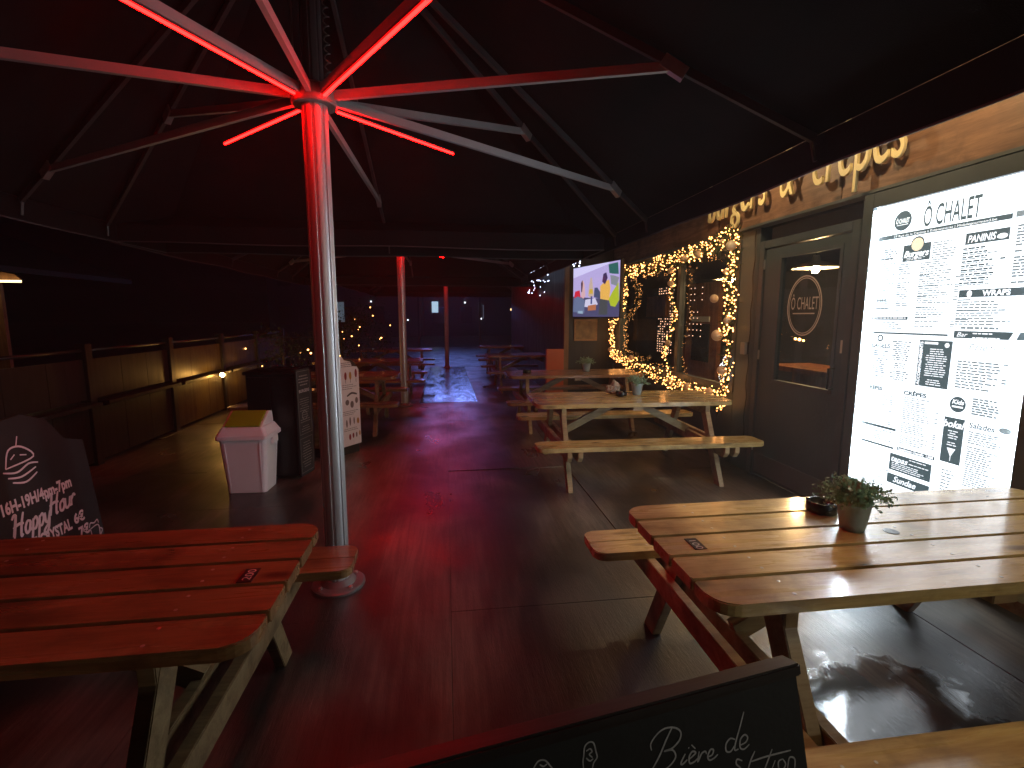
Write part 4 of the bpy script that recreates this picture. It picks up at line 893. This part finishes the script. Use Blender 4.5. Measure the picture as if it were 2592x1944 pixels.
# ------------------------------------------------------------------ far street
fbm = mottled('far_facade', (.03, .03, .032), (.045, .043, .042), .5, .8, 0, 3)
def far_building(x0, x1, y, h, label, lit):
    r = tag(empty('far_building', (x0, y, -.13)), label, 'building')
    MB().box(0, x1 - x0, 0, 9, 0, h).done('wall', fbm, r)
    MB().box(-.2, x1 - x0 + .2, -.3, 9.2, h + .001, h + .35).done('roof', MAT['roof_felt'], r)
    i = 0
    for fz in [1.1 + 3.0 * k for k in range(int(h // 3))]:
        for fx in [.8 + 2.4 * k for k in range(int((x1 - x0 - 1) // 2.4))]:
            w = MB().box(fx, fx + 1.0, -.04, -.001, fz, fz + 1.4).done('window', mat('dark_pane', (.01, .012, .015), .1), r)
            MB().box(fx - .08, fx + 1.08, -.10, -.0405, fz - .1, fz - .001).done('sill', fbm, w)
    for (px, pz, w_, h_, m_) in lit: MB().box(px - w_ / 2, px + w_ / 2, -.16, -.12, pz - h_ / 2, pz + h_ / 2).done('lit_window', m_, r)
    return r
cw = mat('cool_window', (.5, .6, .7), .5, emit=(.55, .8, 1.0), es=.8); cd2 = mat('dim_cool_window', (.5, .6, .7), .5, emit=(.5, .7, .8), es=.12); pt = mat('street_point', (.8, .8, .8), .5, emit=(.8, .9, 1), es=3)
far_building(-14, -2.0, 42, 7, 'dark far building left of the passage with a dim cool window', [(5.4, 2.05, .9, 1.6, cd2), (4.5, 3.0, .12, .12, pt), (10.6, 3.0, .4, .08, cd2), (10.9, 1.4, .1, .1, pt), (8.0, 2.9, .1, .1, pt)])
far_building(-1.9, 6.0, 44, 7, 'dark far building straight ahead with one bright bluish window', [(1.0, 2.5, .55, .95, cw), (3.6, 2.9, .12, .12, pt), (4.9, 2.7, .12, .12, pt), (5.0, 1.5, .12, .12, pt), (5.2, 2.1, .06, 1.2, cd2)])
far_building(6.2, 22, 42, 7, 'dark far building at the right end of the street', [])
fl = tag(empty('street_lantern', (5.3, 40, 0)), 'small warm lantern far down the street', 'lamp')
MB().tube([(0, 0, -.13), (0, 0, 2.0)], .05, 8).done('post', black_m, fl); MB().ball((0, 0, 2.12), .10, 2).done('globe', mat('street_warm', (1, .7, .4), .5, emit=(1, .55, .2), es=4), fl, sm=True)
# illuminated shop sign whose light lies on the wet ramp
ss = tag(empty('shop_sign', (.2, 26.4, 0)), 'blue white illuminated shop sign high over the far end of the passage', 'sign')
MB().box(-1.5, 1.5, 0, .1, 3.0, 3.7).done('light_box', mat('blue_sign_light', (.5, .6, 1), .5, emit=(.20, .30, 1.0), es=11), ss)
for x in (-1.6, 1.6): MB().box(x - .05, x + .05, 0, .1, -.13, 3.8).done('post', black_m, ss)
MB().box(-1.65, 1.65, -.03, .13, 3.8, 3.9).done('hood', black_m, ss)

bl = tag(empty('added_bulkhead_lamp', (2.99, -1.35, 1.95)), 'added round bulkhead lamp, unseen, on the snack bar wall behind the photographer', 'lamp')  # unseen lamp, added to light the near table edges and chalk lettering
MB().lathe([(.10, 0), (.10, .03), (.085, .05)], n=24).done('base', black_m, bl, Matrix.Rotation(R(-90), 4, 'Y'))
MB().ball((-.07, 0, 0), .055, 2).done('diffuser', mat('added_bulkhead_glow', (1, .9, .7), .5, emit=(1.0, .93, .76), es=420), bl, sm=True)
hz = bpy.data.materials.new('mist'); hz.use_nodes = True; hn = hz.node_tree.nodes; hn.clear()
ho = hn.new('ShaderNodeOutputMaterial'); hp = hn.new('ShaderNodeVolumePrincipled'); hp.inputs['Color'].default_value = (.9, .92, .95, 1); hp.inputs['Density'].default_value = .004; hp.inputs['Anisotropy'].default_value = .3
hz.node_tree.links.new(hp.outputs[0], ho.inputs['Volume'])
tag(MB().box(-130, 130, -45, 170, -1.5, 9.5).done('haze', hz), kind='stuff')
